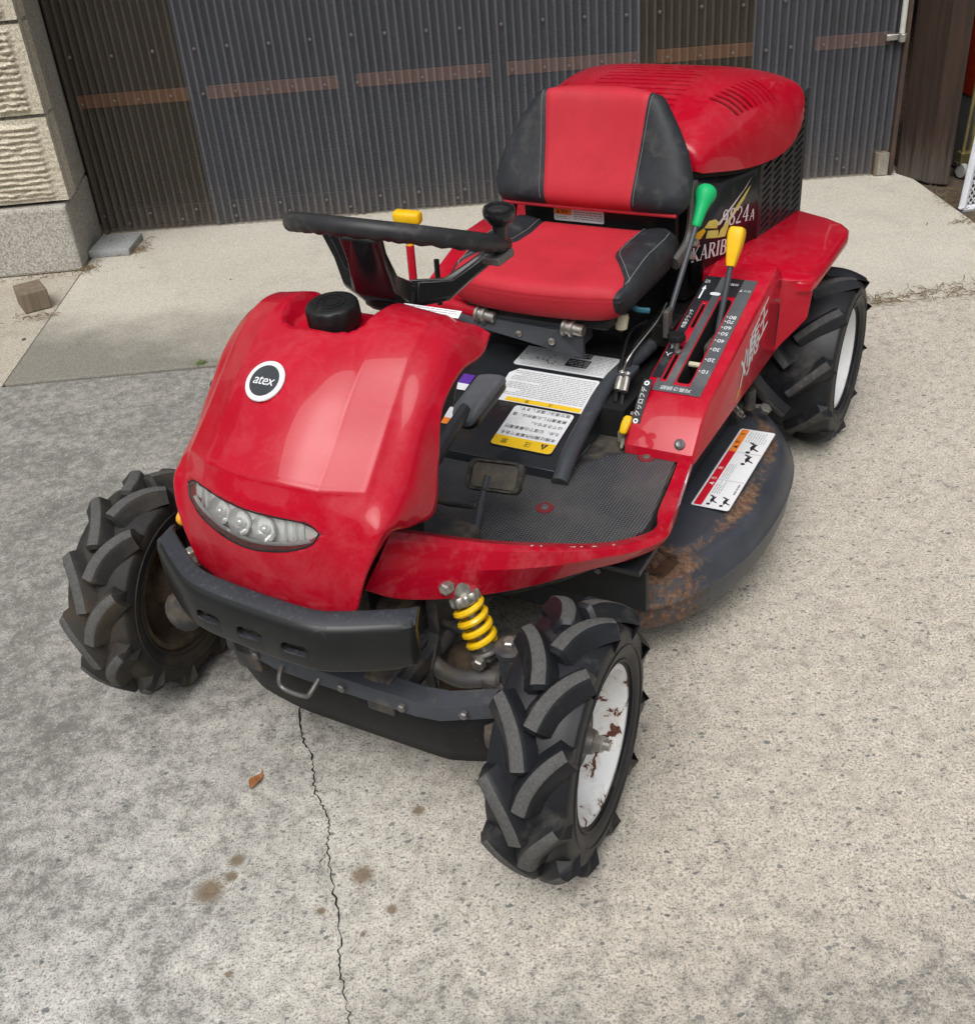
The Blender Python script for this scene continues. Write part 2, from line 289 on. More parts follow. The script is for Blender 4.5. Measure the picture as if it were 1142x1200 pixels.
def wood(name, a, bcol, grey=None):
    m, nt, b = new_mat(name); oc = objco(nt)
    mp = nt.nodes.new('ShaderNodeMapping'); mp.inputs['Scale'].default_value = (14, 14, 0.9); nt.links.new(oc, mp.inputs[0])
    n = noise(nt, 3.0, 8, 0.7, mp.outputs[0], 0.5)
    c = ramp(nt, n.outputs['Fac'], [(0.25, a), (0.72, bcol)]).outputs[0]
    if grey is not None:
        sx = nt.nodes.new('ShaderNodeSeparateXYZ'); nt.links.new(oc, sx.inputs[0])
        v = math_n(nt, 'ADD', math_n(nt, 'MULTIPLY', sx.outputs[2], -2.2), math_n(nt, 'MULTIPLY', n.outputs['Fac'], 1.1))
        c = mixc(nt, ramp(nt, v, [(0.15, 0.0), (0.6, 0.8)]).outputs[0], c, grey)
    nt.links.new(c, b.inputs['Base Color']); setin(b, 'Roughness', 0.8); bump(nt, b, n.outputs['Fac'], 0.6, 0.004)
    return m
M['post_wood'] = wood('post_wood', (0.008, 0.005, 0.004), (0.050, 0.024, 0.013), (0.10, 0.088, 0.072))
M['rail_wood'] = wood('rail_wood', (0.26, 0.115, 0.06), (0.42, 0.20, 0.11))
M['block_wood'] = wood('weathered_wood', (0.10, 0.075, 0.05), (0.24, 0.19, 0.135))

def sheet_mat(name, col, transp, rough, crest_light_col=(0.34, 0.35, 0.38), crest_light_amt=0.85):
    m = bpy.data.materials.new(name); m.use_nodes = True; nt = m.node_tree; b = nt.nodes['Principled BSDF']; out = nt.nodes['Material Output']
    oc = objco(nt)
    mp = nt.nodes.new('ShaderNodeMapping'); mp.inputs['Scale'].default_value = (9, 9, 1.3); nt.links.new(oc, mp.inputs[0])
    n = noise(nt, 2.0, 7, 0.7, mp.outputs[0], 0.3)
    c = ramp(nt, n.outputs['Fac'], [(0.3, tuple(v * 0.75 for v in col)), (0.7, tuple(v * 1.25 for v in col))]).outputs[0]
    sx = nt.nodes.new('ShaderNodeSeparateXYZ'); nt.links.new(oc, sx.inputs[0])
    mud = math_n(nt, 'ADD', math_n(nt, 'MULTIPLY', sx.outputs[2], -3.0), math_n(nt, 'MULTIPLY', noise(nt, 9, 6, 0.7, oc).outputs['Fac'], 1.2))
    c = mixc(nt, ramp(nt, mud, [(0.02, 0.0), (0.65, 0.75)]).outputs[0], c, (0.20, 0.175, 0.155))     # splashed-up soil
    ph = math_n(nt, 'COSINE', math_n(nt, 'MULTIPLY', sx.outputs[0], 2 * PI / 0.032))           # highlight on crests and shade in valleys, painted in along the wave
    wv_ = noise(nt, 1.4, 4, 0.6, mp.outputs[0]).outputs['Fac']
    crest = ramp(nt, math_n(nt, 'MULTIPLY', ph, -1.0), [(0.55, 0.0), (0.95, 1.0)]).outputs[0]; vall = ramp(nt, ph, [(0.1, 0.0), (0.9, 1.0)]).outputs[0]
    c = mixc(nt, math_n(nt, 'MULTIPLY', crest, math_n(nt, 'MULTIPLY', wv_, crest_light_amt)), c, crest_light_col)
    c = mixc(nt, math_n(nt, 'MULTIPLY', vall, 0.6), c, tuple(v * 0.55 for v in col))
    nt.links.new(c, b.inputs['Base Color']); setin(b, 'Roughness', rough)
    t = nt.nodes.new('ShaderNodeBsdfTransparent'); t.inputs[0].default_value = (0.90, 0.86, 0.82, 1)
    mx = nt.nodes.new('ShaderNodeMixShader'); mx.inputs[0].default_value = 1 - transp
    nt.links.new(t.outputs[0], mx.inputs[1]); nt.links.new(b.outputs[0], mx.inputs[2]); nt.links.new(mx.outputs[0], out.inputs[0])
    return m
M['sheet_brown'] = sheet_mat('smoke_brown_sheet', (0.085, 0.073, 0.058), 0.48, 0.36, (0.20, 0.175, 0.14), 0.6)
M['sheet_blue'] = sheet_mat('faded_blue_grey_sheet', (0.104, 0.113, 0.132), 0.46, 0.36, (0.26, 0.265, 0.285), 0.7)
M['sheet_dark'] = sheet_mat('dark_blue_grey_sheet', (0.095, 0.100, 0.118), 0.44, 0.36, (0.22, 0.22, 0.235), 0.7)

# ------------------------------------------------------------------ geometry helpers
class G:
    def __init__(s): s.v = []; s.f = []; s.m = []
    def add(s, V, Fs, mi=0):
        o = len(s.v); s.v += [tuple(map(float, p)) for p in V]
        for f in Fs: s.f.append(tuple(i + o for i in f)); s.m.append(mi)
        return s
    def box(s, c, size, rot=None, mi=0):
        hx, hy, hz = size[0] / 2, size[1] / 2, size[2] / 2
        P = [Vector((x, y, z)) for x in (-hx, hx) for y in (-hy, hy) for z in (-hz, hz)]
        if rot is not None: P = [rot @ p for p in P]
        P = [p + Vector(c) for p in P]
        return s.add(P, [(0, 1, 3, 2), (4, 6, 7, 5), (0, 4, 5, 1), (2, 3, 7, 6), (0, 2, 6, 4), (1, 5, 7, 3)], mi)
    def rings(s, R, closed=True, cap0=True, cap1=True, mi=0):
        n = len(R[0]); V = [p for r in R for p in r]; Fs = []
        for i in range(len(R) - 1):
            for j in range(n if closed else n - 1):
                k = (j + 1) % n
                Fs.append((i * n + j, i * n + k, (i + 1) * n + k, (i + 1) * n + j))
        if cap0: Fs.append(tuple(range(n - 1, -1, -1)))
        if cap1: Fs.append(tuple((len(R) - 1) * n + j for j in range(n)))
        return s.add(V, Fs, mi)
    def tube(s, path, r, n=10, closed=False, mi=0, flat=1.0, upv=(0, 0, 1)):
        path = [Vector(p) for p in path]; N = len(path); R = []
        rr = r if isinstance(r, (list, tuple)) else [r] * N
        t0 = (path[1] - path[0]).normalized(); up = Vector(upv)
        if abs(t0.dot(up)) > 0.95: up = Vector((1, 0, 0))
        a = (up - t0 * t0.dot(up)).normalized()
        for i, p in enumerate(path):
            if closed: t = (path[(i + 1) % N] - path[i - 1]).normalized()
            else: t = (path[min(i + 1, N - 1)] - path[max(i - 1, 0)]).normalized()
            a = (a - t * t.dot(a)).normalized(); b = t.cross(a)
            R.append([p + (a * math.cos(q) * flat + b * math.sin(q)) * rr[i] for q in (2 * PI * k / n for k in range(n))])
        if closed: R.append(R[0]); return s.rings(R, True, False, False, mi)
        return s.rings(R, True, True, True, mi)
    def cyl(s, p0, p1, r0, r1=None, n=16, mi=0):
        return s.tube([p0, p1], [r0, r0 if r1 is None else r1], n, mi=mi)
    def lathe(s, prof, n=32, o=(0, 0, 0), axis=(0, 1, 0), mi=0, closed_prof=False, caps=(True, True)):
        ax = Vector(axis).normalized(); u = ax.orthogonal().normalized(); v = ax.cross(u); o = Vector(o)
        R = [[o + ax * h + (u * math.cos(q) + v * math.sin(q)) * r for q in (2 * PI * k / n for k in range(n))] for r, h in prof]
        if closed_prof: R.append(R[0]); return s.rings(R, True, False, False, mi)
        return s.rings(R, True, caps[0], caps[1], mi)
    def ell(s, c, rad, nu=16, nv=10, rot=None, mi=0):
        R = []
        for i in range(1, nv):
            t = PI * i / nv
            R.append([(rad[0] * math.sin(t) * math.cos(2 * PI * k / nu), rad[1] * math.sin(t) * math.sin(2 * PI * k / nu), -rad[2] * math.cos(t)) for k in range(nu)])
        R = [[(rot @ Vector(p) if rot is not None else Vector(p)) + Vector(c) for p in r] for r in R]
        return s.rings(R, True, True, True, mi)
    def prism(s, poly, d0, d1=None, mi=0):
        """poly: 3D points; extruded from +d0 to +d1 offsets"""
        d0 = Vector(d0); d1 = Vector(d1) if d1 is not None else Vector((0, 0, 0))
        A = [Vector(p) + d1 for p in poly]; B = [Vector(p) + d0 for p in poly]
        return s.rings([A, B], True, True, True, mi)
    def grid(s, fn, nu, nv, mi=0, mfun=None):
        V = [fn(i / nu, j / nv) for j in range(nv + 1) for i in range(nu + 1)]; o = len(s.v)
        s.v += [tuple(map(float, p)) for p in V]
        for j in range(nv):
            for i in range(nu):
                a = j * (nu + 1) + i
                s.f.append((o + a, o + a + 1, o + a + nu + 2, o + a + nu + 1))
                s.m.append(mfun((i + .5) / nu, (j + .5) / nv) if mfun else mi)
        return s
    def mesh(s, name, mats, smooth=True, angle=35, fix=True):
        me = bpy.data.meshes.new(name); me.from_pydata(s.v, [], s.f)
        for m in (mats if isinstance(mats, (list, tuple)) else [mats]): me.materials.append(M[m] if isinstance(m, str) else m)
        me.polygons.foreach_set('material_index', s.m)
        if fix:
            bm = bmesh.new(); bm.from_mesh(me); bmesh.ops.remove_doubles(bm, verts=bm.verts, dist=1e-5)
            bmesh.ops.recalc_face_normals(bm, faces=bm.faces); bm.to_mesh(me); bm.free()
        if smooth:
            me.polygons.foreach_set('use_smooth', [True] * len(me.polygons)); me.set_sharp_from_angle(angle=math.radians(angle))
        me.update(); return me
    def obj(s, name, mats, parent=None, smooth=True, angle=35, bevel=0, seg=2, fix=True):
        return link(name, s.mesh(name, mats, smooth, angle, fix), parent, bevel, seg)
def link(name, me, parent=None, bevel=0, seg=2):
    o = bpy.data.objects.new(name, me); COL.objects.link(o); o.parent = parent
    if bevel:
        b = o.modifiers.new('bevel', 'BEVEL'); b.width = bevel; b.segments = seg; b.limit_method = 'ANGLE'; b.angle_limit = math.radians(40); b.harden_normals = False
    return o
def empty(name, loc=(0, 0, 0), rot=(0, 0, 0), parent=None):
    o = bpy.data.objects.new(name, None); COL.objects.link(o); o.location = loc; o.rotation_euler = rot; o.parent = parent
    o.empty_display_size = 0.1
    return o
def tag(o, label=None, cat=None, group=None, kind=None):
    for k, v in (('label', label), ('category', cat), ('group', group), ('kind', kind)):
        if v: o[k] = v
    return o
def baked(o):
    """replace an object's mesh by its modified result"""
    dg = bpy.context.evaluated_depsgraph_get(); dg.update()
    me = bpy.data.meshes.new_from_object(o.evaluated_get(dg)); o.modifiers.clear(); o.data = me
    return o
def cut(o, cutter_geo):
    """real holes: boolean difference, baked"""
    c = cutter_geo.obj('cutter', 'dark_void', None, smooth=False)
    c.matrix_world = Matrix()
    par = o.parent; o.parent = None
    b = o.modifiers.new('cut', 'BOOLEAN'); b.operation = 'DIFFERENCE'; b.object = c; b.solver = 'EXACT'
    baked(o); bpy.data.objects.remove(c); o.parent = par
    me = o.data
    me.polygons.foreach_set('use_smooth', [True] * len(me.polygons)); me.set_sharp_from_angle(angle=math.radians(30))
    return o
def crom(P, n, tens=0.5, closed=False):
    """interpolating spline through points, n steps per span"""
    P = [np.array(p, float) for p in P]; N = len(P); out = []
    for i in range(N if closed else N - 1):
        p1, p2 = P[i], P[(i + 1) % N]
        p0 = P[i - 1] if (closed or i > 0) else 2 * p1 - p2
        p3 = P[(i + 2) % N] if (closed or i + 2 < N) else 2 * p2 - p1
        m1, m2 = (p2 - p0) * tens, (p3 - p1) * tens
        for k in range(n):
            t = k / n; t2, t3 = t * t, t ** 3
            out.append((2 * t3 - 3 * t2 + 1) * p1 + (t3 - 2 * t2 + t) * m1 + (-2 * t3 + 3 * t2) * p2 + (t3 - t2) * m2)
    if not closed: out.append(P[-1])
    return out
def chord_spline(P, n):
    """interpolating spline with chord-length tangents: no overshoot where points crowd at a crease"""
    P = [np.array(p, float) for p in P]; N = len(P); h = [np.linalg.norm(P[i + 1] - P[i]) + 1e-9 for i in range(N - 1)]; D = [(P[i + 1] - P[i]) / h[i] for i in range(N - 1)]
    T = [D[0]] + [(D[i - 1] * h[i] + D[i] * h[i - 1]) / (h[i] + h[i - 1]) for i in range(1, N - 1)] + [D[-1]]
    out = []
    for i in range(N - 1):
        for k in range(n):
            t = k / n; t2, t3 = t * t, t ** 3
            out.append((2 * t3 - 3 * t2 + 1) * P[i] + (t3 - 2 * t2 + t) * T[i] * h[i] + (-2 * t3 + 3 * t2) * P[i + 1] + (t3 - t2) * T[i + 1] * h[i])
    out.append(P[-1]); return out
def capsule2(w, h, n=6):
    """2D stadium outline, w long (x), h tall"""
    r = h / 2; a = w / 2 - r
    return [(a + r * math.cos(t), r * math.sin(t)) for t in np.linspace(-PI / 2, PI / 2, n + 1)] + [(-a + r * math.cos(t), r * math.sin(t)) for t in np.linspace(PI / 2, 1.5 * PI, n + 1)]
def rrect(w, h, r, n=4):
    out = []
    for sx, sy, a in ((1, -1, -PI / 2), (1, 1, 0), (-1, 1, PI / 2), (-1, -1, PI)):
        for k in range(n + 1):
            t = a + PI / 2 * k / n
            out.append((sx * (w / 2 - r) + r * math.cos(t), sy * (h / 2 - r) + r * math.sin(t)))
    return out
def place2(pts, o, r, u, n=None, d=0.0):
    o, r, u = Vector(o), Vector(r), Vector(u); nn = r.cross(u).normalized()
    return [o + r * p[0] + u * p[1] + nn * d for p in pts]
_tc = {}
def text_tris(body, size, shear=0.0, spacing=1.0):
    key = (body, shear, spacing)
    if key not in _tc:
        cu = bpy.data.curves.new('t', 'FONT'); cu.body = body; cu.size = 1.0; cu.shear = shear; cu.space_character = spacing
        cu.align_x = 'CENTER'; cu.align_y = 'CENTER'; cu.resolution_u = 3
        o = bpy.data.objects.new('t', cu); COL.objects.link(o)
        dg = bpy.context.evaluated_depsgraph_get(); dg.update()
        me = bpy.data.meshes.new_from_object(o.evaluated_get(dg))
        _tc[key] = ([(v.co.x, v.co.y) for v in me.vertices], [tuple(p.vertices) for p in me.polygons])
        bpy.data.objects.remove(o); bpy.data.curves.remove(cu); bpy.data.meshes.remove(me)
    V, Fs = _tc[key]
    return [(x * size, y * size) for x, y in V], Fs
class Decal:
    """flat print: layered pieces of ink on a real sheet of film, 0.15 mm a layer"""
    def __init__(s, o, r, u, mats, surf=None):
        s.o, s.r, s.u = Vector(o), Vector(r).normalized(), Vector(u).normalized(); s.n = s.r.cross(s.u).normalized()
        s.g = G(); s.mats = mats; s.surf = surf
    def pt(s, x, y, d): return s.o + s.r * x + s.u * y + s.n * (d + (s.surf(x, y) if s.surf else 0))
    def poly(s, pts, mat, lay=1):
        s.g.add([s.pt(x, y, 0.0008 + lay * 0.0003) for x, y in pts], [tuple(range(len(pts)))], s.mats.index(mat))
    def rect(s, x0, y0, x1, y1, mat, lay=1): s.poly([(x0, y0), (x1, y0), (x1, y1), (x0, y1)], mat, lay)
    def text(s, body, x, y, size, mat, lay=2, shear=0, rot=0, spacing=1.0, sx=1.0):
        V, Fs = text_tris(body, size, shear, spacing); ca, sa = math.cos(rot), math.sin(rot)
        s.g.add([s.pt(x + sx * vx * ca - vy * sa, y + sx * vx * sa + vy * ca, 0.0008 + lay * 0.0003) for vx, vy in V], Fs, s.mats.index(mat))
    def dashes(s, x0, x1, y0, y1, rows, mat, lay=2, h=0.35, gap=0.25, seed=1):
        q = random.Random(seed); dy = (y1 - y0) / rows
        for k in range(rows):
            x = x0; end = x1 - (x1 - x0) * (q.random() * 0.45 if q.random() < 0.3 else 0)
            yy = y1 - (k + .5) * dy
            while x < end - 0.001:
                l = min(end - x, q.uniform(0.6, 2.2) * dy)
                s.rect(x, yy - dy * h / 2, x + l, yy + dy * h / 2, mat, lay); x += l + dy * gap * q.uniform(.6, 1.6)
    def obj(s, name, parent): return s.g.obj(name, s.mats, parent, smooth=False, fix=False)
def face_dir(me, d):
    """flip flat print so that it faces d"""
    return me

# ================================================================== setting (world: X right, Y away, Z up, metres)
def flat_poly(name, pts, top, thick, mat, kind='structure', bevel=0.004):
    o = G().prism([(x, y, top) for x, y in pts], (0, 0, -thick)).obj(name, mat, None, smooth=False, bevel=bevel); tag(o, kind=kind); return o
soil = simple('soil', (0.10, 0.078, 0.052), 0.95, var=0.4, vscale=30, dirt=(0.05, 0.04, 0.03), dirt_amt=0.5, bmp=0.8, bscale=80)
gr = G().add([(-90, -90, -0.02), (90, -90, -0.02), (90, 90, -0.02), (-90, 90, -0.02)], [(0, 1, 2, 3)]).obj('ground', soil, None, False); tag(gr, kind='structure')
flat_poly('yard_pavement', [(-30, -30), (30, -30), (30, 3.150), (-30, 3.150)], 0.0, 0.015, 'yard')
flat_poly('slab_pavement', [(-1.406, 3.158), (1.935, 3.153), (1.935, 4.75), (-1.406, 4.75)], 0.006, 0.02, 'slab', bevel=0.006)
flat_poly('side_pavement', [(-8, 3.157), (-1.414, 3.159), (-1.414, 4.9), (-8, 4.9)], -0.001, 0.015, 'side_ground')
flat_poly('dirt_path', [(1.941, 3.155), (9, 3.155), (9, 9), (1.941, 9)], -0.004, 0.012, soil)

# unseen green slopes added round the yard: reflections for bodywork, less low sky light
def hill_pt(u, v):
    a = 2 * PI * u; r = 15 + 30 * v
    h = (6.5 + 1.6 * math.sin(3 * a + 1) + 1.1 * math.sin(7 * a + 2.3) + 0.7 * math.sin(17 * a) + 0.45 * math.sin(41 * a + 1)) * sstep_(v / 0.45) + 3 * v
    return (r * math.cos(a), r * math.sin(a) + 1.5, -0.05 + h)
def sstep_(t): t = min(1, max(0, t)); return t * t * (3 - 2 * t)
hl = G().grid(hill_pt, 260, 12).obj('added_hills', simple('added_slope_green', (0.045, 0.06, 0.028), 0.95, var=0.5, vscale=1.6, dirt=(0.02, 0.03, 0.014), dirt_amt=0.5, dscale=0.7), None, True, 80); tag(hl, kind='structure')
# crack in the yard
def crack(pts, wid, name, parent, seed):
    q = random.Random(seed); P = crom(pts, 14); L, Rr = [], []
    for i, p in enumerate(P):
        t = P[min(i + 1, len(P) - 1)] - P[max(i - 1, 0)]; t /= np.linalg.norm(t); n = np.array((-t[1], t[0]))
        j = n * q.uniform(-1, 1) * 0.0032; ww = wid * (0.35 + 0.9 * q.random()) * (1 - 0.5 * i / len(P))
        L.append((*(p + j + n * ww), 0.0007)); Rr.append((*(p + j - n * ww), 0.0007))
    n = len(P)
    return G().add(L + Rr, [(i, i + 1, n + i + 1, n + i) for i in range(n - 1)]).obj(name, 'dark_void', parent, False)
yard = bpy.data.objects['yard_pavement']
crack([(-0.372, 1.70), (-0.36, 1.62), (-0.357, 1.50), (-0.326, 1.41), (-0.318, 1.34), (-0.290, 1.27), (-0.287, 1.2), (-0.262, 1.06), (-0.256, 0.98), (-0.239, 0.90), (-0.23, 0.8)], 0.0020, 'crack', yard, 3)
crack([(1.15, 3.44), (1.32, 3.46), (1.45, 3.43), (1.60, 3.45), (1.75, 3.42)], 0.0012, 'crack', bpy.data.objects['slab_pavement'], 5)
crack([(1.45, 3.80), (1.62, 3.83), (1.68, 3.78), (1.85, 3.80)], 0.0012, 'crack', bpy.data.objects['slab_pavement'], 6)
crack([(-0.318, 1.34), (-0.30, 1.33), (-0.285, 1.335), (-0.262, 1.32)], 0.0009, 'crack', yard, 11)
crack([(-0.287, 1.2), (-0.30, 1.17), (-0.298, 1.14)], 0.0008, 'crack', yard, 12)
# scuffs: pale curved scrape marks left by a wheel on the yard
scuff = bpy.data.materials.new('scrape_mark'); scuff.use_nodes = True
_nt = scuff.node_tree; _b = _nt.nodes['Principled BSDF']; _b.inputs['Base Color'].default_value = (0.55, 0.54, 0.51, 1); _b.inputs['Roughness'].default_value = 0.95
_tr = _nt.nodes.new('ShaderNodeBsdfTransparent'); _mx = _nt.nodes.new('ShaderNodeMixShader')
_rm = ramp(_nt, noise(_nt, 70, 5, 0.8, objco(_nt)).outputs['Fac'], [(0.47, 0.0), (0.66, 0.75)])
_nt.links.new(_rm.outputs[0], _mx.inputs[0]); _nt.links.new(_tr.outputs[0], _mx.inputs[1]); _nt.links.new(_b.outputs[0], _mx.inputs[2]); _nt.links.new(_mx.outputs[0], _nt.nodes['Material Output'].inputs[0])
def ribbon(pts, wid, name, mat, parent, z=0.0009):
    P = crom(pts, 10); L, Rr = [], []
    for i, p in enumerate(P):
        t = P[min(i + 1, len(P) - 1)] - P[max(i - 1, 0)]; t /= np.linalg.norm(t); n = np.array((-t[1], t[0])); ww = wid * math.sin(PI * (i + .6) / (len(P) + .2)) ** .5
        L.append((*(p + n * ww), z)); Rr.append((*(p - n * ww), z))
    n = len(P)
    return G().add(L + Rr, [(i, i + 1, n + i + 1, n + i) for i in range(n - 1)]).obj(name, mat, parent, False)

# ---- block wall on the left
bw = tag(empty('block_wall', (-1.75, 4.3, 0)), 'beige ribbed concrete block wall standing on a grey plinth at left', 'wall')
BX = -1.43
g = G().prism([(BX + .022, 4.172, 0), (BX - .004, 4.62, 0), (BX - 1.6, 4.62, 0), (BX - 1.6, 4.172, 0)], (0, 0, 0.256)); pl = g.obj('plinth', 'plinth', None, False, bevel=0.012); pl.parent = bw; pl.matrix_parent_inverse = Matrix.Translation((1.75, -4.3, 0))
def wall_part(o): o.parent = bw; o.matrix_parent_inverse = Matrix.Translation((1.75, -4.3, 0)); return o
wall_part(G().prism([(BX + .036, 4.222, .262), (BX - .006, 4.615, .262), (BX - 1.6, 4.615, .262), (BX - 1.6, 4.222, .262)], (0, 0, 2.28)).obj('wall_core', 'plinth', None, False, bevel=0.006))
def split_block(x0, x1, z0, z1, y, seed):
    q = np.random.RandomState(seed); nu, nv = 46, 72; h = z1 - z0
    ph = q.rand() * 6; rough = q.rand(nv + 1, nu + 1)
    for _ in range(2): rough = (rough + np.roll(rough, 1, 1) + np.roll(rough, -1, 1) + np.roll(rough, 1, 0)) / 4
    def fn(u, v):
        x = x0 + (x1 - x0) * u; z = z0 + h * v
        m = 0.020                                     # plain drafted margin
        e = min(1, max(0, (min(x - x0, x1 - x - 0.02) - m) / 0.012)) * min(1, max(0, (min(z - z0, z1 - z) - 0.012) / 0.008))
        rib = 0.5 + 0.5 * math.sin(v * h / 0.0215 * 2 * PI + ph + 0.35 * math.sin(u * 19 + v * 30))
        r = rough[int(round(v * nv)), int(round(u * nu))]
        d = e * (0.004 + 0.012 * rib + 0.018 * (r - 0.45)) + 0.006 * (r - .5)
        return (x, y - 0.004 - d, z)
    g = G().grid(fn, nu, nv)
    g.box(((x0 + x1) / 2, y + 0.05, (z0 + z1) / 2), (x1 - x0, 0.1, h))
    return wall_part(g.obj('block', 'block', None, True, 50, fix=False))
zj = 0.262
for r_ in range(5):
    z0 = zj + 0.008 + r_ * 0.314; z1 = zj + (r_ + 1) * 0.314 - 0.006
    xs = [BX + 0.038, BX - 0.37, BX - 0.78] if r_ % 2 == 0 else [BX + 0.038, BX - 0.17, BX - 0.58]
    for a, b_ in zip(xs, xs[1:]): split_block(b_ + 0.004, a - 0.004, z0, z1, 4.205, r_ * 7 + int(abs(b_) * 10))

# ---- shed around the door
shed = tag(empty('shed', (0.2, 4.6, 0)), 'dark timber shed behind the red mower with a weathered corner post', 'shed')
shed_inv = Matrix.Translation((-0.2, -4.6, 0))
def shed_part(o): o.parent = shed; o.matrix_parent_inverse = shed_inv; return o
shed_part(G().prism([(1.893, 4.428, 0.004), (1.958, 4.258, 0.004), (2.026, 4.214, 0.004), (2.04, 4.428, 0.004)], (0, 0, 2.5)).obj('post', 'post_wood', None, False, bevel=0.006))
shed_part(G().box((1.2, 4.56, 2.42), (5.4, 0.12, 0.22)).obj('lintel', 'post_wood', None, False, bevel=0.005))
dark_wall = simple('dark_boards', (0.030, 0.024, 0.019), 0.9)
shed_part(G().box((1.5, 8.0, 1.5), (6.2, 0.08, 3.0)).obj('back_wall', dark_wall, None, False))
shed_part(G().box((-1.52, 6.4, 1.5), (0.08, 3.3, 3.0)).obj('side_wall', dark_wall, None, False))
shed_part(G().box((4.6, 6.2, 1.5), (0.08, 3.6, 3.0)).obj('side_wall', dark_wall, None, False))
shed_part(G().box((1.5, 4.62, 2.78), (6.2, 0.06, 0.5)).obj('gable_board', 'post_wood', None, False))
shed_part(G().prism([(-2.0, 4.05, 2.95), (4.9, 4.05, 2.95), (4.9, 8.2, 3.5), (-2.0, 8.2, 3.5)], (0, 0, 0.05)).obj('roof', dark_wall, None, False))

# ---- corrugated door
DA = math.atan2(4.431 - 4.589, 1.882 + 1.429)
door = tag(empty('corrugated_door', (-1.429, 4.589, 0.0), (0, 0, DA)), 'translucent corrugated plastic shed door in brown and blue grey panels behind the mower', 'door')
PITCH = 0.032
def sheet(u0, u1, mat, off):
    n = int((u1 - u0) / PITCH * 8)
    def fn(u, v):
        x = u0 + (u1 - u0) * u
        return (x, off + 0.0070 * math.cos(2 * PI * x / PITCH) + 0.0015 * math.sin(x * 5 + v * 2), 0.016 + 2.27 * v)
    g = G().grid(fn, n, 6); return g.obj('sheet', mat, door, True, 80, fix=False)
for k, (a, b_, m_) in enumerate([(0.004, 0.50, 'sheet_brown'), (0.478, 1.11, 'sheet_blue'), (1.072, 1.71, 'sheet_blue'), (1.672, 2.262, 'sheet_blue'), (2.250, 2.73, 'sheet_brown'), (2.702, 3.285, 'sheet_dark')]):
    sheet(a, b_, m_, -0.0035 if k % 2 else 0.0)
backing = simple('dark_backing_board', (0.020, 0.019, 0.019), 0.95)
G().box((1.65, 0.10, 1.15), (3.28, 0.012, 2.25)).obj('dark_backing', backing, door, False)  # added dark board standing in for the unlit shed interior
stile_m = simple('door_frame_wood', (0.028, 0.024, 0.024), 0.9)
for u in (0.02, 0.5205, 1.112, 1.707, 2.295, 2.83, 3.27):
    wdt = 0.24 if u == 2.83 else (0.04 if u in (0.02, 3.27) else 0.066)
    G().box((u, 0.029, 1.15), (wdt, 0.03, 2.26)).obj('stile', stile_m, door, False)
spans = [(0.04, 0.487), (0.554, 1.078), (1.146, 1.673), (1.741, 2.261), (2.329, 2.709), (2.951, 3.249)]
for a, b_ in spans:
    for z in (0.532, 1.2, 1.86):
        G().box(((a + b_) / 2, 0.030, z), (b_ - a, 0.022, 0.046)).obj('rail', 'rail_wood', door, False)
    G().box(((a + b_) / 2, 0.030, 0.062), (b_ - a, 0.022, 0.075)).obj('rail', stile_m, door, False)
rv = G().lathe([(0.0062, 0.0), (0.0062, 0.002), (0.0040, 0.004), (0.0015, 0.005)], 10, axis=(0, -1, 0)).mesh('rivet', simple('rivet_metal', (.10, .095, .09), .6, dirt=(.16, .08, .05), dirt_amt=.5, dscale=9))
def rivet(u, z):
    o = link('rivet', rv, door); o.location = (u, -0.0105, z); return o
q = random.Random(2)
for z, st, ph in ((0.702, 0.152, 0.07), (0.532, 0.122, 0.05), (0.085, 0.19, 0.03), (0.05, 0.23, 0.12)):
    u = ph
    while u < 3.27: rivet(round(u / PITCH + q.uniform(-.3, .3)) * PITCH, z + q.uniform(-.004, .004)); u += st
trim_m = simple('rusty_edge_trim', (0.060, 0.042, 0.036), 0.6, dirt=(0.13, 0.07, 0.045), dirt_amt=0.4)
G().box((3.296, -0.004, 1.15), (0.018, 0.05, 2.27)).obj('edge_trim', trim_m, door, False, bevel=0.002)
G().box((3.255, 0.004, 0.052), (0.05, 0.05, 0.10)).obj('end_block', 'block_wood', door, False, bevel=0.003)
G().box((3.262, -0.022, 0.055), (0.045, 0.004, 0.09)).obj('end_plate', 'steel', door, False, bevel=0.001)
pipe = G().tube([(3.27, -0.035, 0.545), (3.27, -0.035, 2.1)], 0.011, 10).obj('lock_bar', simple('pale_bar', (0.50, 0.50, 0.46), 0.45), door)
br = G().box((3.25, -0.02, 0.545), (0.075, 0.03, 0.022)); br.cyl((3.27, -0.05, 0.53), (3.27, -0.05, 0.56), 0.016)
br.obj('lock_bracket', 'steel', door, True, bevel=0.002)

# ---- small things in the yard
tl = G(); tl.prism([Vector((x, y, 0)) for x, y in rrect(0.165, 0.20, 0.006)], (0, 0, 0.028)); 
tile = tl.obj('paving_tile', 'tile', None, True, bevel=0.003)
cg = G().lathe([(0.034, -0.006), (0.034, 0.02)], 20, (0.0, 0.03, 0.0275), (0, 0, 1)); tile_l = cut(tile, G().lathe([(0.030, -0.004), (0.032, 0.02)], 24, (0.0, 0.03, 0.0275), (0, 0, 1)))
tile.location = (-1.325, 4.39, 0.0062); tile.rotation_euler = (0, 0, math.radians(-4))
tag(tile, 'small square grey concrete tile with a round dimple against the shed corner', 'tile')
wbk = G().box((0, 0, 0), (0.095, 0.125, 0.075)).obj('wood_block', 'block_wood', None, False, bevel=0.006)
wbk.location = (-1.500, 3.835, 0.0365); wbk.rotation_euler = (0.0, 0.0, math.radians(28))
tag(wbk, 'weathered wooden block lying beside the pale concrete slab', 'wood block')
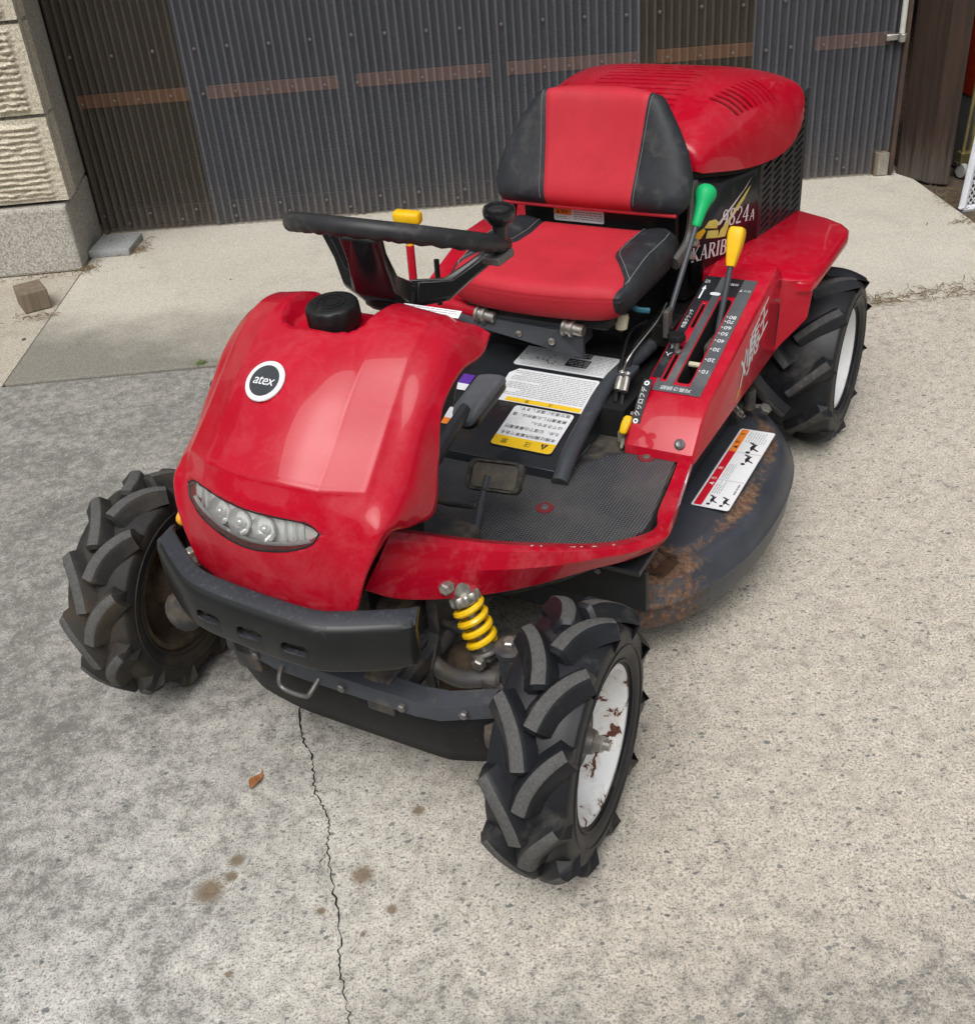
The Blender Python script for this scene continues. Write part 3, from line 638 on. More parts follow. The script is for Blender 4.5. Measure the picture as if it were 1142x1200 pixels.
lf = G().grid(lambda u, v: ((u - .5) * 0.040, (v - .5) * 0.020 * math.sin(PI * min(.985, max(.015, u))) ** .8 + .002 * math.sin(u * 4), 0.003 + 0.003 * (abs(v - .5) * 2) ** 2 + 0.003 * math.sin(u * 5)), 16, 8)
leaf_m = simple('dry_leaf', (0.34, 0.14, 0.05), 0.75, var=0.35, vscale=60)
lf.tube([(0.019, 0, 0.003), (0.030, 0.004, 0.002)], 0.0008, 5)
lo = lf.obj('fallen_leaf', leaf_m); lo.location = (-0.421, 1.371, 0.0); lo.rotation_euler = (0, 0, math.radians(70)); tag(lo, 'small dry orange brown leaf lying on the concrete', 'leaf')
for k, (x, y, s_, a) in enumerate([(0.115, 0.0, 0, 0)] * 0): pass
def dry_tuft(name, pts, n, label, L=0.05, seed=1, mat=None):
    q = random.Random(seed); g = G()
    for _ in range(n):
        px, py, sx, sy = q.choice(pts); x = px + q.gauss(0, sx); y = py + q.gauss(0, sy); a = q.uniform(0, 2 * PI); l = L * q.uniform(.3, 1.1); z = q.uniform(0.001, 0.006) + 0.006
        P = [Vector((x + math.cos(a) * l * t + q.gauss(0, .0012), y + math.sin(a) * l * t * 0.7 + q.gauss(0, .0012), z + q.uniform(0, 0.012) * math.sin(PI * t))) for t in (0, .5, 1)]
        g.tube(P, q.uniform(0.0005, 0.0012), 3)
    o = g.obj(name, mat or simple('dry_grass_' + name, (0.16, 0.115, 0.065), 0.9, var=0.4, vscale=50), None, False, fix=False); tag(o, label, 'dead grass', kind='stuff'); return o
dry_tuft('dry_grass', [(1.18, 3.135, 0.06, 0.02), (1.45, 3.16, 0.08, 0.025), (1.6, 3.17, 0.06, 0.03), (1.3, 3.15, 0.05, 0.012)], 260, 'dead grass gathered along the concrete joint at right', seed=4)
dry_tuft('dead_leaves', [(-1.22, 4.38, 0.02, 0.05), (-1.24, 4.33, 0.02, 0.02), (-1.55, 4.12, 0.12, 0.012), (-1.46, 3.70, 0.05, 0.015), (-1.38, 4.17, 0.02, 0.03)], 260, 'brown dead stalks beside the tile and the block wall', 0.04, 5)
dry_tuft('dirt_litter', [(1.98, 4.1, 0.04, 0.07), (1.96, 3.75, 0.04, 0.05), (1.99, 3.95, 0.03, 0.06), (1.97, 4.0, 0.03, 0.06), (1.93, 3.78, 0.05, 0.008)], 200, 'brown litter along the slab edge beside the post', 0.035, 6)
moss = dry_tuft('green_weed', [(-0.80, 3.165, 0.010, 0.004)], 24, 'tiny green weed growing in the concrete joint left of the mower', 0.03, 9, simple('weed', (0.10, 0.16, 0.03), 0.8))
# rubbish marks on the yard
ribbon([(-1.159, 2.918), (-1.078, 2.948), (-1.006, 2.960), (-0.914, 2.940), (-0.813, 2.861)], 0.012, 'scrape_mark', scuff, yard)
ribbon([(-1.34, 2.74), (-1.302, 2.777), (-1.281, 2.802), (-1.235, 2.795)], 0.012, 'scrape_mark', scuff, yard)
ribbon([(0.185, 1.10), (0.176, 1.07), (0.174, 1.03)], 0.004, 'scrape_mark', scuff, yard)
pebm = simple('pebble', (0.12, 0.115, 0.11), 0.8, var=0.4)
for k, (x, y, s_) in enumerate([(-0.545, 3.40, 0.012), (-1.45, 3.52, 0.008), (-0.62, 3.52, 0.005), (-0.8, 3.9, 0.004)]):
    o = G().ell((0, 0, s_ * .35), (s_, s_ * .7, s_ * .45), 10, 6).obj('pebble', pebm); o.location = (x, y, 0.006 if x > -1.4 else 0); o.rotation_euler = (0, 0, k)
    tag(o, ['dark pebble on the pale slab left of the fuel cap', 'dark pebble lying in front of the wooden block', 'small dark pebble on the slab near the big dark pebble', 'tiny pebble on the slab in front of the corrugated door'][k], 'pebble', 'loose pebbles')

# ---- things stored right of the post
crate_m = simple('white_crate_plastic', (0.66, 0.68, 0.74), 0.45, var=0.06, dirt=(0.4, 0.38, 0.34), dirt_amt=0.15)
crate = tag(empty('mesh_crate', (2.045, 3.93, -0.004), (math.radians(0), 0, math.radians(8))), 'white plastic mesh crate standing on edge by the wooden post', 'crate')
g = G()
fr = [(0.02, 0, 0.0), (0.40, 0, 0.0), (0.44, 0, 0.04), (0.50, 0, 0.42), (0.09, 0, 0.42), (0.0, 0, 0.04)]
g.tube([(x, y, z + 0.012) for x, y, z in crom([(-0.095, 0, 0.02), (-0.08, 0, 0.0), (0.30, 0, 0.0), (0.32, 0, 0.02), (0.34, 0, 0.36), (0.32, 0, 0.38), (-0.055, 0, 0.38), (-0.070, 0, 0.36)], 5, 0.25, True)], 0.014, 8, True)
g.obj('rim', crate_m, crate)
g = G()
for k in range(46):
    t = k / 45
    for d in (1, -1):
        a0 = Vector((-0.35 + 0.95 * t, 0.004 * d, 0.012)); a1 = a0 + Vector((0.30 * d, 0, 0.38))
        P = []
        for s_ in np.linspace(0, 1, 40):
            p = a0.lerp(a1, s_); lo_ = -0.092 + 0.022 * (p.z / 0.39); hi_ = 0.315 + 0.02 * (p.z / 0.39)
            if lo_ <= p.x <= hi_: P.append(p)
        if len(P) > 1: g.tube(P, 0.0030, 4)
g.obj('mesh_panel', crate_m, crate, False)
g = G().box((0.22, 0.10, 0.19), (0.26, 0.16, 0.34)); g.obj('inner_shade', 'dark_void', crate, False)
redbin = simple('red_bin_plastic', (0.34, 0.03, 0.012), 0.5, var=0.15)
rb = tag(empty('red_bin', (2.36, 4.55, 0.0)), 'faded red plastic bin on a grey base inside the shed opening', 'bin')
g = G().rings([[Vector((x, y, z)) for x, y in rrect(0.40 + .1 * z, 0.40, 0.04)] for z in (0.30, 0.62, 0.66)]); g.obj('tub', redbin, rb, True)
g = G().rings([[Vector((x, y, z)) for x, y in rrect(0.47, 0.47, 0.04)] for z in (0.66, 0.70)]); g.obj('lid', redbin, rb, True)
g = G().box((0, 0, 0.15), (0.42, 0.40, 0.30)); g.obj('base', simple('grey_base', (0.16, 0.165, 0.17), 0.7), rb, False, bevel=0.01)
brass = simple('brass_finish', (0.34, 0.28, 0.13), 0.38, metal=0.7, var=0.3, vscale=30)
rod = tag(empty('trolley_frame', (2.12, 4.33, 0.0)), 'slim brass coloured trolley frame with a caster beside the wooden post', 'trolley')
g = G()
for dx in (0, 0.028): g.tube([(dx, 0, 0.075), (dx + 0.02, 0, 0.60)], 0.008, 8)
g.obj('upright', brass, rod)
G().box((0.014, 0, 0.075), (0.06, 0.05, 0.05)).obj('socket', brass, rod, False, bevel=0.004)
G().box((0.036, 0, 0.60), (0.06, 0.03, 0.05)).obj('cap', 'steel', rod, False, bevel=0.004)
g = G().lathe([(0.01, -0.012), (0.027, -0.012), (0.030, -0.006), (0.030, 0.006), (0.027, 0.012), (0.01, 0.012)], 18, (0, -0.02, 0.030), (1, 0.3, 0)); g.obj('caster', simple('caster_grey', (0.4, 0.4, 0.4), 0.5), rod)
G().box((0.0, 0.0, 0.055), (0.05, 0.03, 0.012)).obj('caster_fork', 'frame', rod, False)

# ================================================================== the riding mower (local: x forward, y to its left, z up)
mower = tag(empty('riding_mower', (0.4734, 2.5419, 0.0), (0, 0, math.radians(-122))), 'red ride-on brush mower with red and black seat, black steering wheel and yellow levers', 'mower')
def both(fn):
    for s in (1, -1): fn(s)
def mir(P, s): return [(p[0], p[1] * s, p[2]) for p in P]

# ---- wheels
def lug(g, s, ph0, R, w, base_r, sweep, hw0, hw1, y0, crown, shoulder, pw=0.85, nst=8, down=0.035):
    top, bas = [], []
    rs = []
    for i in range(nst + 1):
        t = i / nst; y = s * (y0 + (w - y0) * t); ph = ph0 + sweep * ((t + .05) ** pw - .05 ** pw) / (1.05 ** pw - .05 ** pw)
        dphi = sweep * pw * max(t, 0.06) ** (pw - 1); dy = (w - y0)
        # direction of travel on the unrolled tread, to keep the bar's true width
        tv = Vector((dy, dphi * R)).normalized(); nx, nr = -tv.y, tv.x
        hw = hw0 + (hw1 - hw0) * t; rt = R - crown * t ** 3
        sec = []
        for k, (side, hh, rr) in enumerate(((-1, hw + 0.015, base_r - 0.004), (-1, hw + .0030, rt - .007), (-1, hw - .0022, rt - .0012), (-1, hw * .55, rt), (1, hw * .55, rt), (1, hw - .0022, rt - .0012), (1, hw + .0030, rt - .007), (1, hw + 0.015, base_r - 0.004))):
            yy = y + s * side * hh * nx; pp = ph + side * hh * nr / R
            sec.append(Vector((rr * math.cos(pp), yy, rr * math.sin(pp))))
        rs.append(sec)
    first = rs[0]; fc = sum(first, Vector()) / 8                         # rounded inner end
    rs.insert(0, [fc.lerp(p, .72) + (rs[0][0] - rs[1][0]) * .28 - p.normalized() * .004 for p in first])
    y = s * (w + shoulder); ph = ph0 + sweep; sec = []                     # buttress running down the shoulder
    for side, hh, rr in ((-1, hw1 + 0.008, base_r - down), (-1, hw1, R - crown - 0.024), (-1, hw1 * .8, R - crown - 0.015), (-1, hw1 * .5, R - crown - .013), (1, hw1 * .5, R - crown - .013), (1, hw1 * .8, R - crown - 0.015), (1, hw1, R - crown - 0.024), (1, hw1 + 0.008, base_r - down)):
        pp = ph + side * hh / R; sec.append(Vector((rr * math.cos(pp), y, rr * math.sin(pp))))
    rs.append(sec)
    n = len(rs)
    for i in range(n - 1):
        for j in range(7):
            g.add([rs[i][j], rs[i][j + 1], rs[i + 1][j + 1], rs[i + 1][j]], [(0, 1, 2, 3)], 1 if (j in (2, 3, 4) and 0 < i < n - 2) else 0)
    g.add(rs[0], [tuple(range(8))]); g.add(rs[-1], [tuple(range(7, -1, -1))])
def tyre_mesh(name, R, w, rim_r, nl, lugh, sweep, hw0, hw1, y0, mats, pw=0.85, crown=0.008):
    g = G(); rc = R - lugh
    prof = [(rim_r - 0.004, -w * .72), (rim_r + 0.004, -w * .80), (rim_r + (rc - rim_r) * .28, -w * .99), (rim_r + (rc - rim_r) * .55, -w * 1.03), (rim_r + (rc - rim_r) * .82, -w * .99), (rc - 0.008, -w * .88), (rc - 0.002, -w * .6), (rc, -w * .3), (rc, 0)]
    prof = prof + [(r, -y) for r, y in prof[-2::-1]]
    prof = [tuple(p) for p in crom(prof, 3)]
    g.lathe(prof, 72, caps=(False, False))
    for z in (0.16, 0.50):          # moulded rings on the sidewall
        for s in (1, -1):
            rr = rim_r + (rc - rim_r) * z; yy = s * w * (0.93 if z < .3 else 1.028)
            g.tube([(rr * math.cos(a), yy, rr * math.sin(a)) for a in np.linspace(0, 2 * PI, 73)[:-1]], 0.0022, 5, True)
    for k in range(nl):
        for s in (1, -1):
            lug(g, s, 2 * PI * (k + (0.5 if s < 0 else 0)) / nl, R, w * .91, rc, sweep, hw0, hw1, y0, crown, 0.0055, pw)
    me = g.mesh(name, mats, True, 40, fix=False)
    bm = bmesh.new(); bm.from_mesh(me); bmesh.ops.remove_doubles(bm, verts=bm.verts, dist=1e-5); bmesh.ops.recalc_face_normals(bm, faces=bm.faces); bm.to_mesh(me); bm.free()
    me.polygons.foreach_set('use_smooth', [True] * len(me.polygons)); me.set_sharp_from_angle(angle=math.radians(40))
    return me
def rim_mesh(name, rr, w, dish, mat, s=1):
    """pressed-steel wheel; s: side on which the dish opens"""
    g = G()
    prof = [(rr + 0.006, w * .80), (rr + 0.004, w * .86), (rr - 0.004, w * .86), (rr - 0.010, w * .74), (rr - 0.014, w * .45), (rr - 0.022, w * dish + .008), (rr - 0.034, w * dish), (rr * .52, w * dish - 0.004), (rr * .46, w * dish + 0.010), (rr * .30, w * dish + 0.014), (0.004, w * dish + 0.014)]
    g.lathe([(r, s * y) for r, y in prof], 48, caps=(False, True))
    back = [(rr + 0.006, -w * .80), (rr + 0.004, -w * .86), (rr - 0.004, -w * .86), (rr - 0.012, -w * .7), (rr - 0.016, w * dish - .012), (rr * .4, w * dish - .02), (0.004, w * dish - .02)]
    g.lathe([(r, s * y) for r, y in back], 48, caps=(False, True))
    return g.mesh(name, mat, True, 35)
FW, FR_, FRIM = 0.062, 0.2135, 0.119
for s, loc, st, tm, rm in ((1, (1.338, 0.412, 0.2135), 0.075, ['rubber', 'rubber_worn'], 'rim_rusty'), (-1, (1.275, -0.470, 0.2135), 0.13, ['rubber_dusty', 'rubber_worn'], 'mud')):
    e = empty('front_wheel', loc, (0, 0, st), mower)
    ty = link('tyre', tyre_mesh('tyre', FR_, FW, FRIM, 11, 0.024, 0.46, 0.0125, 0.0105, 0.003, tm, 0.42), e); ty.rotation_euler = (0, 0.14 + 0.2 * s, 0)
    link('rim', rim_mesh('rim', FRIM, FW, 0.10, rm, s), e)
    g = G().lathe([(0.030, s * 0.018), (0.030, s * 0.024), (0.022, s * 0.026), (0.018, s * 0.040)], 20, caps=(True, True)); g.obj('hub', 'tarnished', e)
    g = G().lathe([(0.0145, s * 0.038), (0.0145, s * 0.052), (0.012, s * 0.055)], 6); g.lathe([(0.008, s * 0.05), (0.008, s * 0.064)], 12); g.obj('hub_nut', 'steel', e, True, 20)
    g = G().cyl((0, -s * 0.10, 0), (0, s * 0.02, 0), 0.036, 0.05, 20); g.cyl((0, -s * 0.12, 0), (0, -s * 0.06, 0), 0.05, 0.05, 18); g.obj('axle_hub', 'mud' if s < 0 else 'frame', e)
RWW, RRR, RRIM = 0.098, 0.214, 0.119
for s in (1, -1):
    e = empty('rear_wheel', (-0.094, s * 0.405, 0.2135), (0, 0, 0), mower)
    ty = link('tyre', tyre_mesh('tyre', RRR, RWW, RRIM, 10, 0.020, 0.40, 0.010, 0.012, 0.004, ['rubber', 'rubber_lug'], 1.0, 0.010), e); ty.rotation_euler = (0, 0.05, 0)
    link('rim', rim_mesh('rim', RRIM, RWW, 0.28, 'rim_white', s), e)
    g = G().lathe([(0.030, s * 0.04), (0.030, s * 0.05), (0.02, s * 0.052)], 20); g.obj('hub', 'tarnished', e)
    g = G().cyl((0, -s * 0.2, 0), (0, s * 0.03, 0), 0.03, 0.03, 16); g.obj('axle', 'frame', e)

# ---- front hood
rows = [  # per station, centre to free edge: centre, crown, ridge one, ridge two, flank, free edge   (x, y, z)
 [(1.118, 0, .770), (1.120, .05, .768), (1.122, .097, .764), (1.116, .146, .760), (1.108, .176, .753), (1.103, .194, .742)],
 [(1.150, 0, .797), (1.150, .05, .795), (1.152, .097, .790), (1.150, .146, .783), (1.140, .180, .760), (1.133, .198, .727)],
 [(1.205, 0, .806), (1.205, .05, .805), (1.205, .097, .801), (1.200, .147, .789), (1.204, .180, .762), (1.208, .199, .726)],
 [(1.280, 0, .785), (1.278, .05, .782), (1.272, .097, .776), (1.255, .148, .764), (1.258, .182, .735), (1.262, .200, .700)],
 [(1.352, 0, .742), (1.348, .05, .738), (1.338, .097, .729), (1.310, .150, .716), (1.318, .186, .672), (1.292, .201, .624)],
 [(1.408, 0, .694), (1.402, .05, .690), (1.388, .097, .680), (1.362, .152, .668), (1.362, .190, .622), (1.328, .202, .556)],
 [(1.456, 0, .651), (1.451, .05, .648), (1.438, .098, .639), (1.405, .154, .630), (1.398, .190, .597), (1.366, .194, .562)],
 [(1.474, 0, .618), (1.468, .052, .612), (1.453, .100, .604), (1.428, .153, .598), (1.422, .185, .584), (1.406, .185, .573)],
 [(1.484, 0, .575), (1.478, .052, .570), (1.464, .102, .564), (1.443, .153, .560), (1.438, .177, .556), (1.428, .177, .556)],
 [(1.487, 0, .530), (1.481, .052, .527), (1.468, .102, .523), (1.453, .149, .522), (1.449, .165, .525), (1.443, .166, .530)],
 [(1.482, 0, .448), (1.477, .052, .448), (1.467, .100, .450), (1.459, .134, .456), (1.457, .144, .462), (1.455, .146, .468)]]
def lerp3(a, b, t): return tuple(p + (q_ - p) * t for p, q_ in zip(a, b))
def add_cols(r):
    c, k1, r1, r2, fl, ed = r
    return [c, k1, lerp3(r1, k1, .09), r1, lerp3(r1, r2, .09), lerp3(r2, r1, .13), r2, lerp3(r2, fl, .16), fl, ed]
rws = [add_cols(r) for r in rows]
rws = rws[:6] + [[lerp3(a, b, .13) for a, b in zip(rws[6], rws[5])], rws[6], [lerp3(a, b, .17) for a, b in zip(rws[6], rws[7])]] + rws[7:]
full = [[(x, -y, z) for x, y, z in r[:0:-1]] + list(r) for r in rws]
fine = [chord_spline(r, 8) for r in full]
fine = np.array([chord_spline([fr[j] for fr in fine], 13) for j in range(len(fine[0]))])      # [column][row]
for col_ in fine:
    for p in col_:
        if p[1] < 0: p[2] -= 0.05 * p[1] * min(1, max(0, (p[0] - 1.22) / .22))     # the far shoulder sits a touch higher
NC, NR = fine.shape[:2]
LY = -0.020
def lamp_edges(t): return 0.611 - 0.009 * t * t - 0.013 * abs(t) ** 12, 0.551 + 0.023 * t * t + 0.013 * abs(t) ** 12
def lamp_t(y, z):
    t = (y - LY) / 0.126; z += 0.05 * (y - LY)
    if abs(t) >= 1: return -1
    up, lo_ = lamp_edges(t)
    return min(up - z, z - lo_)
hood_surf = []
for j in range(NC):
    for i in range(NR):
        x, y, z = fine[j][i]
        if x > 1.36 and z < 0.66: hood_surf.append((y, z, x))
hs_arr = np.array(hood_surf)
def hood_x(y, z):
    d = (hs_arr[:, 0] - y) ** 2 + (hs_arr[:, 1] - z) ** 2; k = np.argsort(d)[:4]; wgt = 1 / (d[k] + 1e-7); return float((hs_arr[k, 2] * wgt).sum() / wgt.sum())
def sstep(a): a = min(1, max(0, a)); return a * a * (3 - 2 * a)
V = []
for j in range(NC):
    for i in range(NR):
        x, y, z = fine[j][i]
        pk = sstep((1 - abs((x - 1.185) / 0.082) ** 4 - abs((y + 0.004) / 0.078) ** 4) * 1.6)
        z -= 0.030 * pk
        if x > 1.36 and z < 0.66:
            lt = lamp_t(y, z)
            if lt > 0: x -= 0.030 * min(1, lt / 0.004)
        V.append((x, y, z))
g = G().add(V, [(j * NR + i, j * NR + i + 1, (j + 1) * NR + i + 1, (j + 1) * NR + i) for j in range(NC - 1) for i in range(NR - 1)])
hood = g.obj('front_hood', 'red', mower, True, 60)
sm = hood.modifiers.new('thick', 'SOLIDIFY'); sm.thickness = 0.004; sm.offset = 0
# headlight set into the hood
lamp = empty('headlight', (0, 0, 0), (0, 0, 0), mower)
def lamp_uv(u, v, d):
    y = (u * 2 - 1) * 0.1248 + LY; t = (y - LY) / 0.126; up, lo_ = lamp_edges(t)
    z = lo_ + (up - lo_) * v - 0.05 * (y - LY); return (hood_x(y, z) - d, y, z)
G().grid(lambda u, v: lamp_uv(u, v, -0.002 - 0.004 * math.sin(PI * v) * math.sin(PI * u)), 48, 10).obj('lens', 'lens', lamp, True, 80)
G().grid(lambda u, v: lamp_uv(u, v, 0.012 + 0.003 * math.cos(u * 60) * (1 if abs(u - .5) > .33 else 0)), 96, 12).obj('reflector', simple('lamp_silver', (.86, .87, .87), .22, metal=.0, var=.05, vscale=60, spec=.9), lamp, True, 30)
bord = [lamp_uv(u, 1, -0.0015) for u in np.linspace(0, 1, 40)] + [lamp_uv(u, 0, -0.0015) for u in np.linspace(1, 0, 40)][1:-1]
G().tube(bord, 0.0014, 6, True).obj('gasket', 'black_plastic', lamp)
low = [lamp_uv(u, 0.17 + 0.0 * u, 0.004) for u in np.linspace(0.06, .94, 40)]
G().tube(low, 0.003, 6).obj('lower_trim', 'chrome', lamp)
for y in (-0.043, 0.0, 0.043):
    px, py, pz = lamp_uv((y / 0.1265 + 1) / 2, 0.52, 0.012)
    g = G().lathe([(0.0185, 0.004), (0.0205, 0.006), (0.0195, 0.009), (0.016, 0.004), (0.010, -0.004), (0.002, -0.005)], 24, (px, py, pz), (0.93, 0.02 * y, 0.25), caps=(False, True))
    b_ = g.obj('bulb_reflector', 'chrome', lamp, True, 50)
    G().ell((px + 0.004, py, pz), (0.0075, 0.0075, 0.0075), 12, 8).obj('bulb', 'chrome', lamp)
for k, y in enumerate((0.075, 0.089, 0.101, -0.075, -0.090)):
    g = G().tube([lamp_uv((y / 0.1265 + 1) / 2, v, 0.006) for v in np.linspace(.22, .85, 6)], 0.0016, 5); g.obj('lens_rib', 'chrome', lamp)
# emblem
def hood_top(x0, y0):
    P = fine.reshape(-1, 3); P = P[P[:, 2] > 0.6]; d = (P[:, 0] - x0) ** 2 + (P[:, 1] - y0) ** 2; k = np.argsort(d)[:6]; wgt = 1 / (d[k] + 1e-7); return float((P[k, 2] * wgt).sum() / wgt.sum())
ex, ey = 1.352, -0.032
z00 = hood_top(ex, ey); sx_ = (hood_top(ex + .03, ey) - hood_top(ex - .03, ey)) / .06; sy_ = 0.35 * (hood_top(ex, ey + .03) - hood_top(ex, ey - .03)) / .06
nrm = Vector((0.585, -0.04, 0.81)).normalized(); rgt = (Vector((0, 1, 0)) - nrm * nrm.y).normalized(); upv = nrm.cross(rgt)
em = Vector((ex, ey, z00)) + nrm * 0.0045
g = G()
g.lathe([(0.031, -0.004), (0.0325, 0.0), (0.0315, 0.0016), (0.002, 0.0018)], 40, em, nrm, mi=0)
def disc(r, d, mi, squash=1.0):
    P = [em + rgt * (r * math.cos(a)) + upv * (r * squash * math.sin(a)) + nrm * d for a in np.linspace(0, 2 * PI, 41)[:-1]]; g.add(P, [tuple(range(40))], mi)
disc(0.0245, 0.0024, 1)
Vt, Ft = text_tris('atex', 0.0225, 0.1, 0.92)
g.add([em + rgt * x + upv * y + nrm * 0.0030 for x, y in Vt], Ft, 0)
g.obj('emblem', ['white_print', 'emblem_dark'], mower, True, 30)
# fuel cap in the hood's pocket
cpo = Vector((1.222, 0.004, 0.782)); cax = Vector((0.10, 0.0, 1)).normalized()
cap = empty('fuel_cap', (0, 0, 0), (0, 0, 0), mower)
g = G(); n = 60; R = []
for h, r, d in ((0.0, 0.036, 0), (0.004, 0.0385, 0), (0.006, 0.040, .6), (0.027, 0.0395, 1), (0.031, 0.0385, .3), (0.0335, 0.036, 0), (0.035, 0.030, 0), (0.035, 0.002, 0)):
    u = cax.orthogonal().normalized(); v = cax.cross(u)
    R.append([cpo + cax * h + (u * math.cos(q_) + v * math.sin(q_)) * (r - 0.0028 * d * (0.5 + 0.5 * math.cos(q_ * 10)) ** 3) for q_ in (2 * PI * k / n for k in range(n))])
g.rings(R); g.obj('cap', 'black_plastic', cap, True, 50)
G().lathe([(0.034, -0.028), (0.034, 0.0)], 28, cpo, cax).obj('filler_neck', 'black_plastic', cap)
g = G()
for rr in (0.022, 0.014): g.lathe([(rr, 0.0348), (rr, 0.0362), (rr - 0.0025, 0.0362), (rr - 0.0025, 0.0348)], 36, cpo, cax, caps=(False, False))
g.obj('cap_ring', 'black_plastic', cap)
# label on the hood's rear lip, black column cover under the hood
d = Decal((1.128, 0.110, 0.7765), (0, 1, 0), (-1, 0, .5), ['white_print', 'grey_print'])
d.rect(-0.050, -0.006, 0.050, 0.008, 'white_print', 1); d.dashes(-0.046, 0.046, -0.005, 0.007, 3, 'grey_print', 2, seed=4); d.obj('caution_label', mower)
g = G().rings([[Vector((x, y, z)) for x, y in pts] for z, pts in (
    (0.30, [(1.19, -.09), (1.42, -.09), (1.42, .09), (1.19, .09)]), (0.50, [(1.19, -.10), (1.43, -.10), (1.43, .10), (1.19, .10)]), (0.60, [(1.185, -.130), (1.38, -.12), (1.38, .12), (1.185, .130)]), (0.66, [(1.165, -.165), (1.34, -.14), (1.34, .14), (1.165, .165)]), (0.738, [(1.135, -.175), (1.20, -.14), (1.20, .14), (1.135, .175)]))])
g.obj('column_cover', 'black_plastic', mower, True, 30, bevel=0.01)

# ---- bumper
plan = [(1.446, -0.234), (1.458, -0.228), (1.483, -0.190), (1.508, -0.146), (1.522, -0.112), (1.5275, -0.07), (1.529, 0), (1.5275, 0.07), (1.522, 0.112), (1.508, 0.146), (1.483, 0.190), (1.458, 0.228), (1.446, 0.234)]
plan = [tuple(p) for p in crom(plan, 3)]
sec = [(0.012, 0.392), (0.003, 0.394), (0.0, 0.400), (0.0, 0.458), (0.0025, 0.467), (0.008, 0.473), (0.026, 0.482), (0.032, 0.482), (0.034, 0.477), (0.028, 0.470), (0.016, 0.462), (0.012, 0.458)]
R = []; NPL = len(plan)
for i, (x, y) in enumerate(plan):
    a = Vector(plan[max(i - 1, 0)]); b_ = Vector(plan[min(i + 1, NPL - 1)]); t = (b_ - a).normalized(); nrm2 = Vector((-t.y, t.x))
    e_ = min(1, min(i, NPL - 1 - i) / 5); nrm2 = (nrm2 * (.35 + .65 * e_) + Vector((-1, 0)) * (1 - e_)).normalized()
    if nrm2.x > 0: nrm2 = -nrm2
    R.append([Vector((x + nrm2.x * d_, y + nrm2.y * d_, z + (0.012 * (1 - e_) if z < .41 else 0) - (0.004 * (1 - e_) if z > .47 else 0) - 0.06 * y)) for d_, z in sec])
g = G().rings(R)
bmp_o = g.obj('bumper', ['bumper', 'bumper_top'], mower, True, 30)
cg = G()
for y in (-0.078, 0.0, 0.078):
    P = [Vector((1.50, y + a, 0.426 - .06 * y + b_)) for a, b_ in capsule2(0.046, 0.018)]; cg.prism(P, (0.06, 0, 0))
cut(bmp_o, cg)
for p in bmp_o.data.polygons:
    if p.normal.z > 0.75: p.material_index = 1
bv = bmp_o.modifiers.new('bevel', 'BEVEL'); bv.width = 0.003; bv.segments = 2; bv.limit_method = 'ANGLE'; bv.angle_limit = math.radians(50)
for y in (-0.078, 0.078): G().lathe([(0.008, -0.004), (0.008, 0.003), (0.004, 0.005)], 6, (1.505, y + 0.01, 0.420), (1, 0, 0)).obj('bumper_bolt', 'steel', mower)
for s in (1, -1): G().box((1.44, s * 0.09, 0.41), (0.13, 0.03, 0.05)).obj('bumper_bracket', 'frame', mower, False, bevel=0.004)
# tow hook
G().tube(crom([(1.42, -0.046, 0.285), (1.452, -0.040, 0.268), (1.458, -0.030, 0.252), (1.460, 0.012, 0.252), (1.455, 0.024, 0.262), (1.42, 0.030, 0.285)], 5), 0.0042, 8).obj('tow_hook', 'tarnished', mower)

# ---- front apron, frame, suspension
ap = [(1.20, -.46), (1.318, -.325), (1.408, -.165), (1.428, -.06), (1.430, 0.0), (1.430, .205), (1.424, .245), (1.385, .32), (1.20, .46)]
apc = crom(ap, 6, 0.3)
g = G(); R = [[Vector((p[0] - 0.03 * (z < .2), p[1], z)) for p in apc] for z in (0.145, 0.165, 0.285)]
g.rings([R[0], R[1], R[2]], closed=False, cap0=False, cap1=False)
a_ = g.obj('apron', simple('apron_rubber', (0.008, 0.008, 0.009), 0.5, dirt=(0.12, 0.09, 0.06), dirt_amt=0.10, dscale=60), mower, True, 50); m_ = a_.modifiers.new('t', 'SOLIDIFY'); m_.thickness = 0.005
g = G(); P = [(p[0] + 0.0035, p[1]) for p in ap[2:8]]
g.rings([[Vector((p[0] + d_, p[1], z)) for d_, z in ((0, 0.264), (0.005, 0.264), (0.005, 0.291), (0.004, 0.293), (-.030, 0.295), (-.030, 0.290), (0, 0.288))] for p in P])
g.obj('apron_strip', 'charcoal', mower, True, 30)
for y, x in ((0.075, 1.435), (0.185, 1.435), (0.278, 1.412), (-0.10, 1.426)): G().lathe([(0.0075, 0), (0.0075, 0.006), (0.005, 0.008)], 6, (x + 0.004, y, 0.277), (1, 0.2 * (y > .2), 0)).obj('apron_bolt', 'tarnished', mower)
g = G().box((1.36, 0, 0.275), (0.13, 0.34, 0.03)); g.obj('front_plate', 'frame', mower, False, bevel=0.004)
g = G().prism([(1.29, .175, .28), (1.425, .175, .29), (1.425, .10, .33), (1.29, .10, .40)], (0, 0.004, 0)); 
both(lambda s: G().box((0.70, s * 0.13, 0.265), (1.45, 0.05, 0.07)).obj('frame_rail', 'frame', mower, False, bevel=0.004))
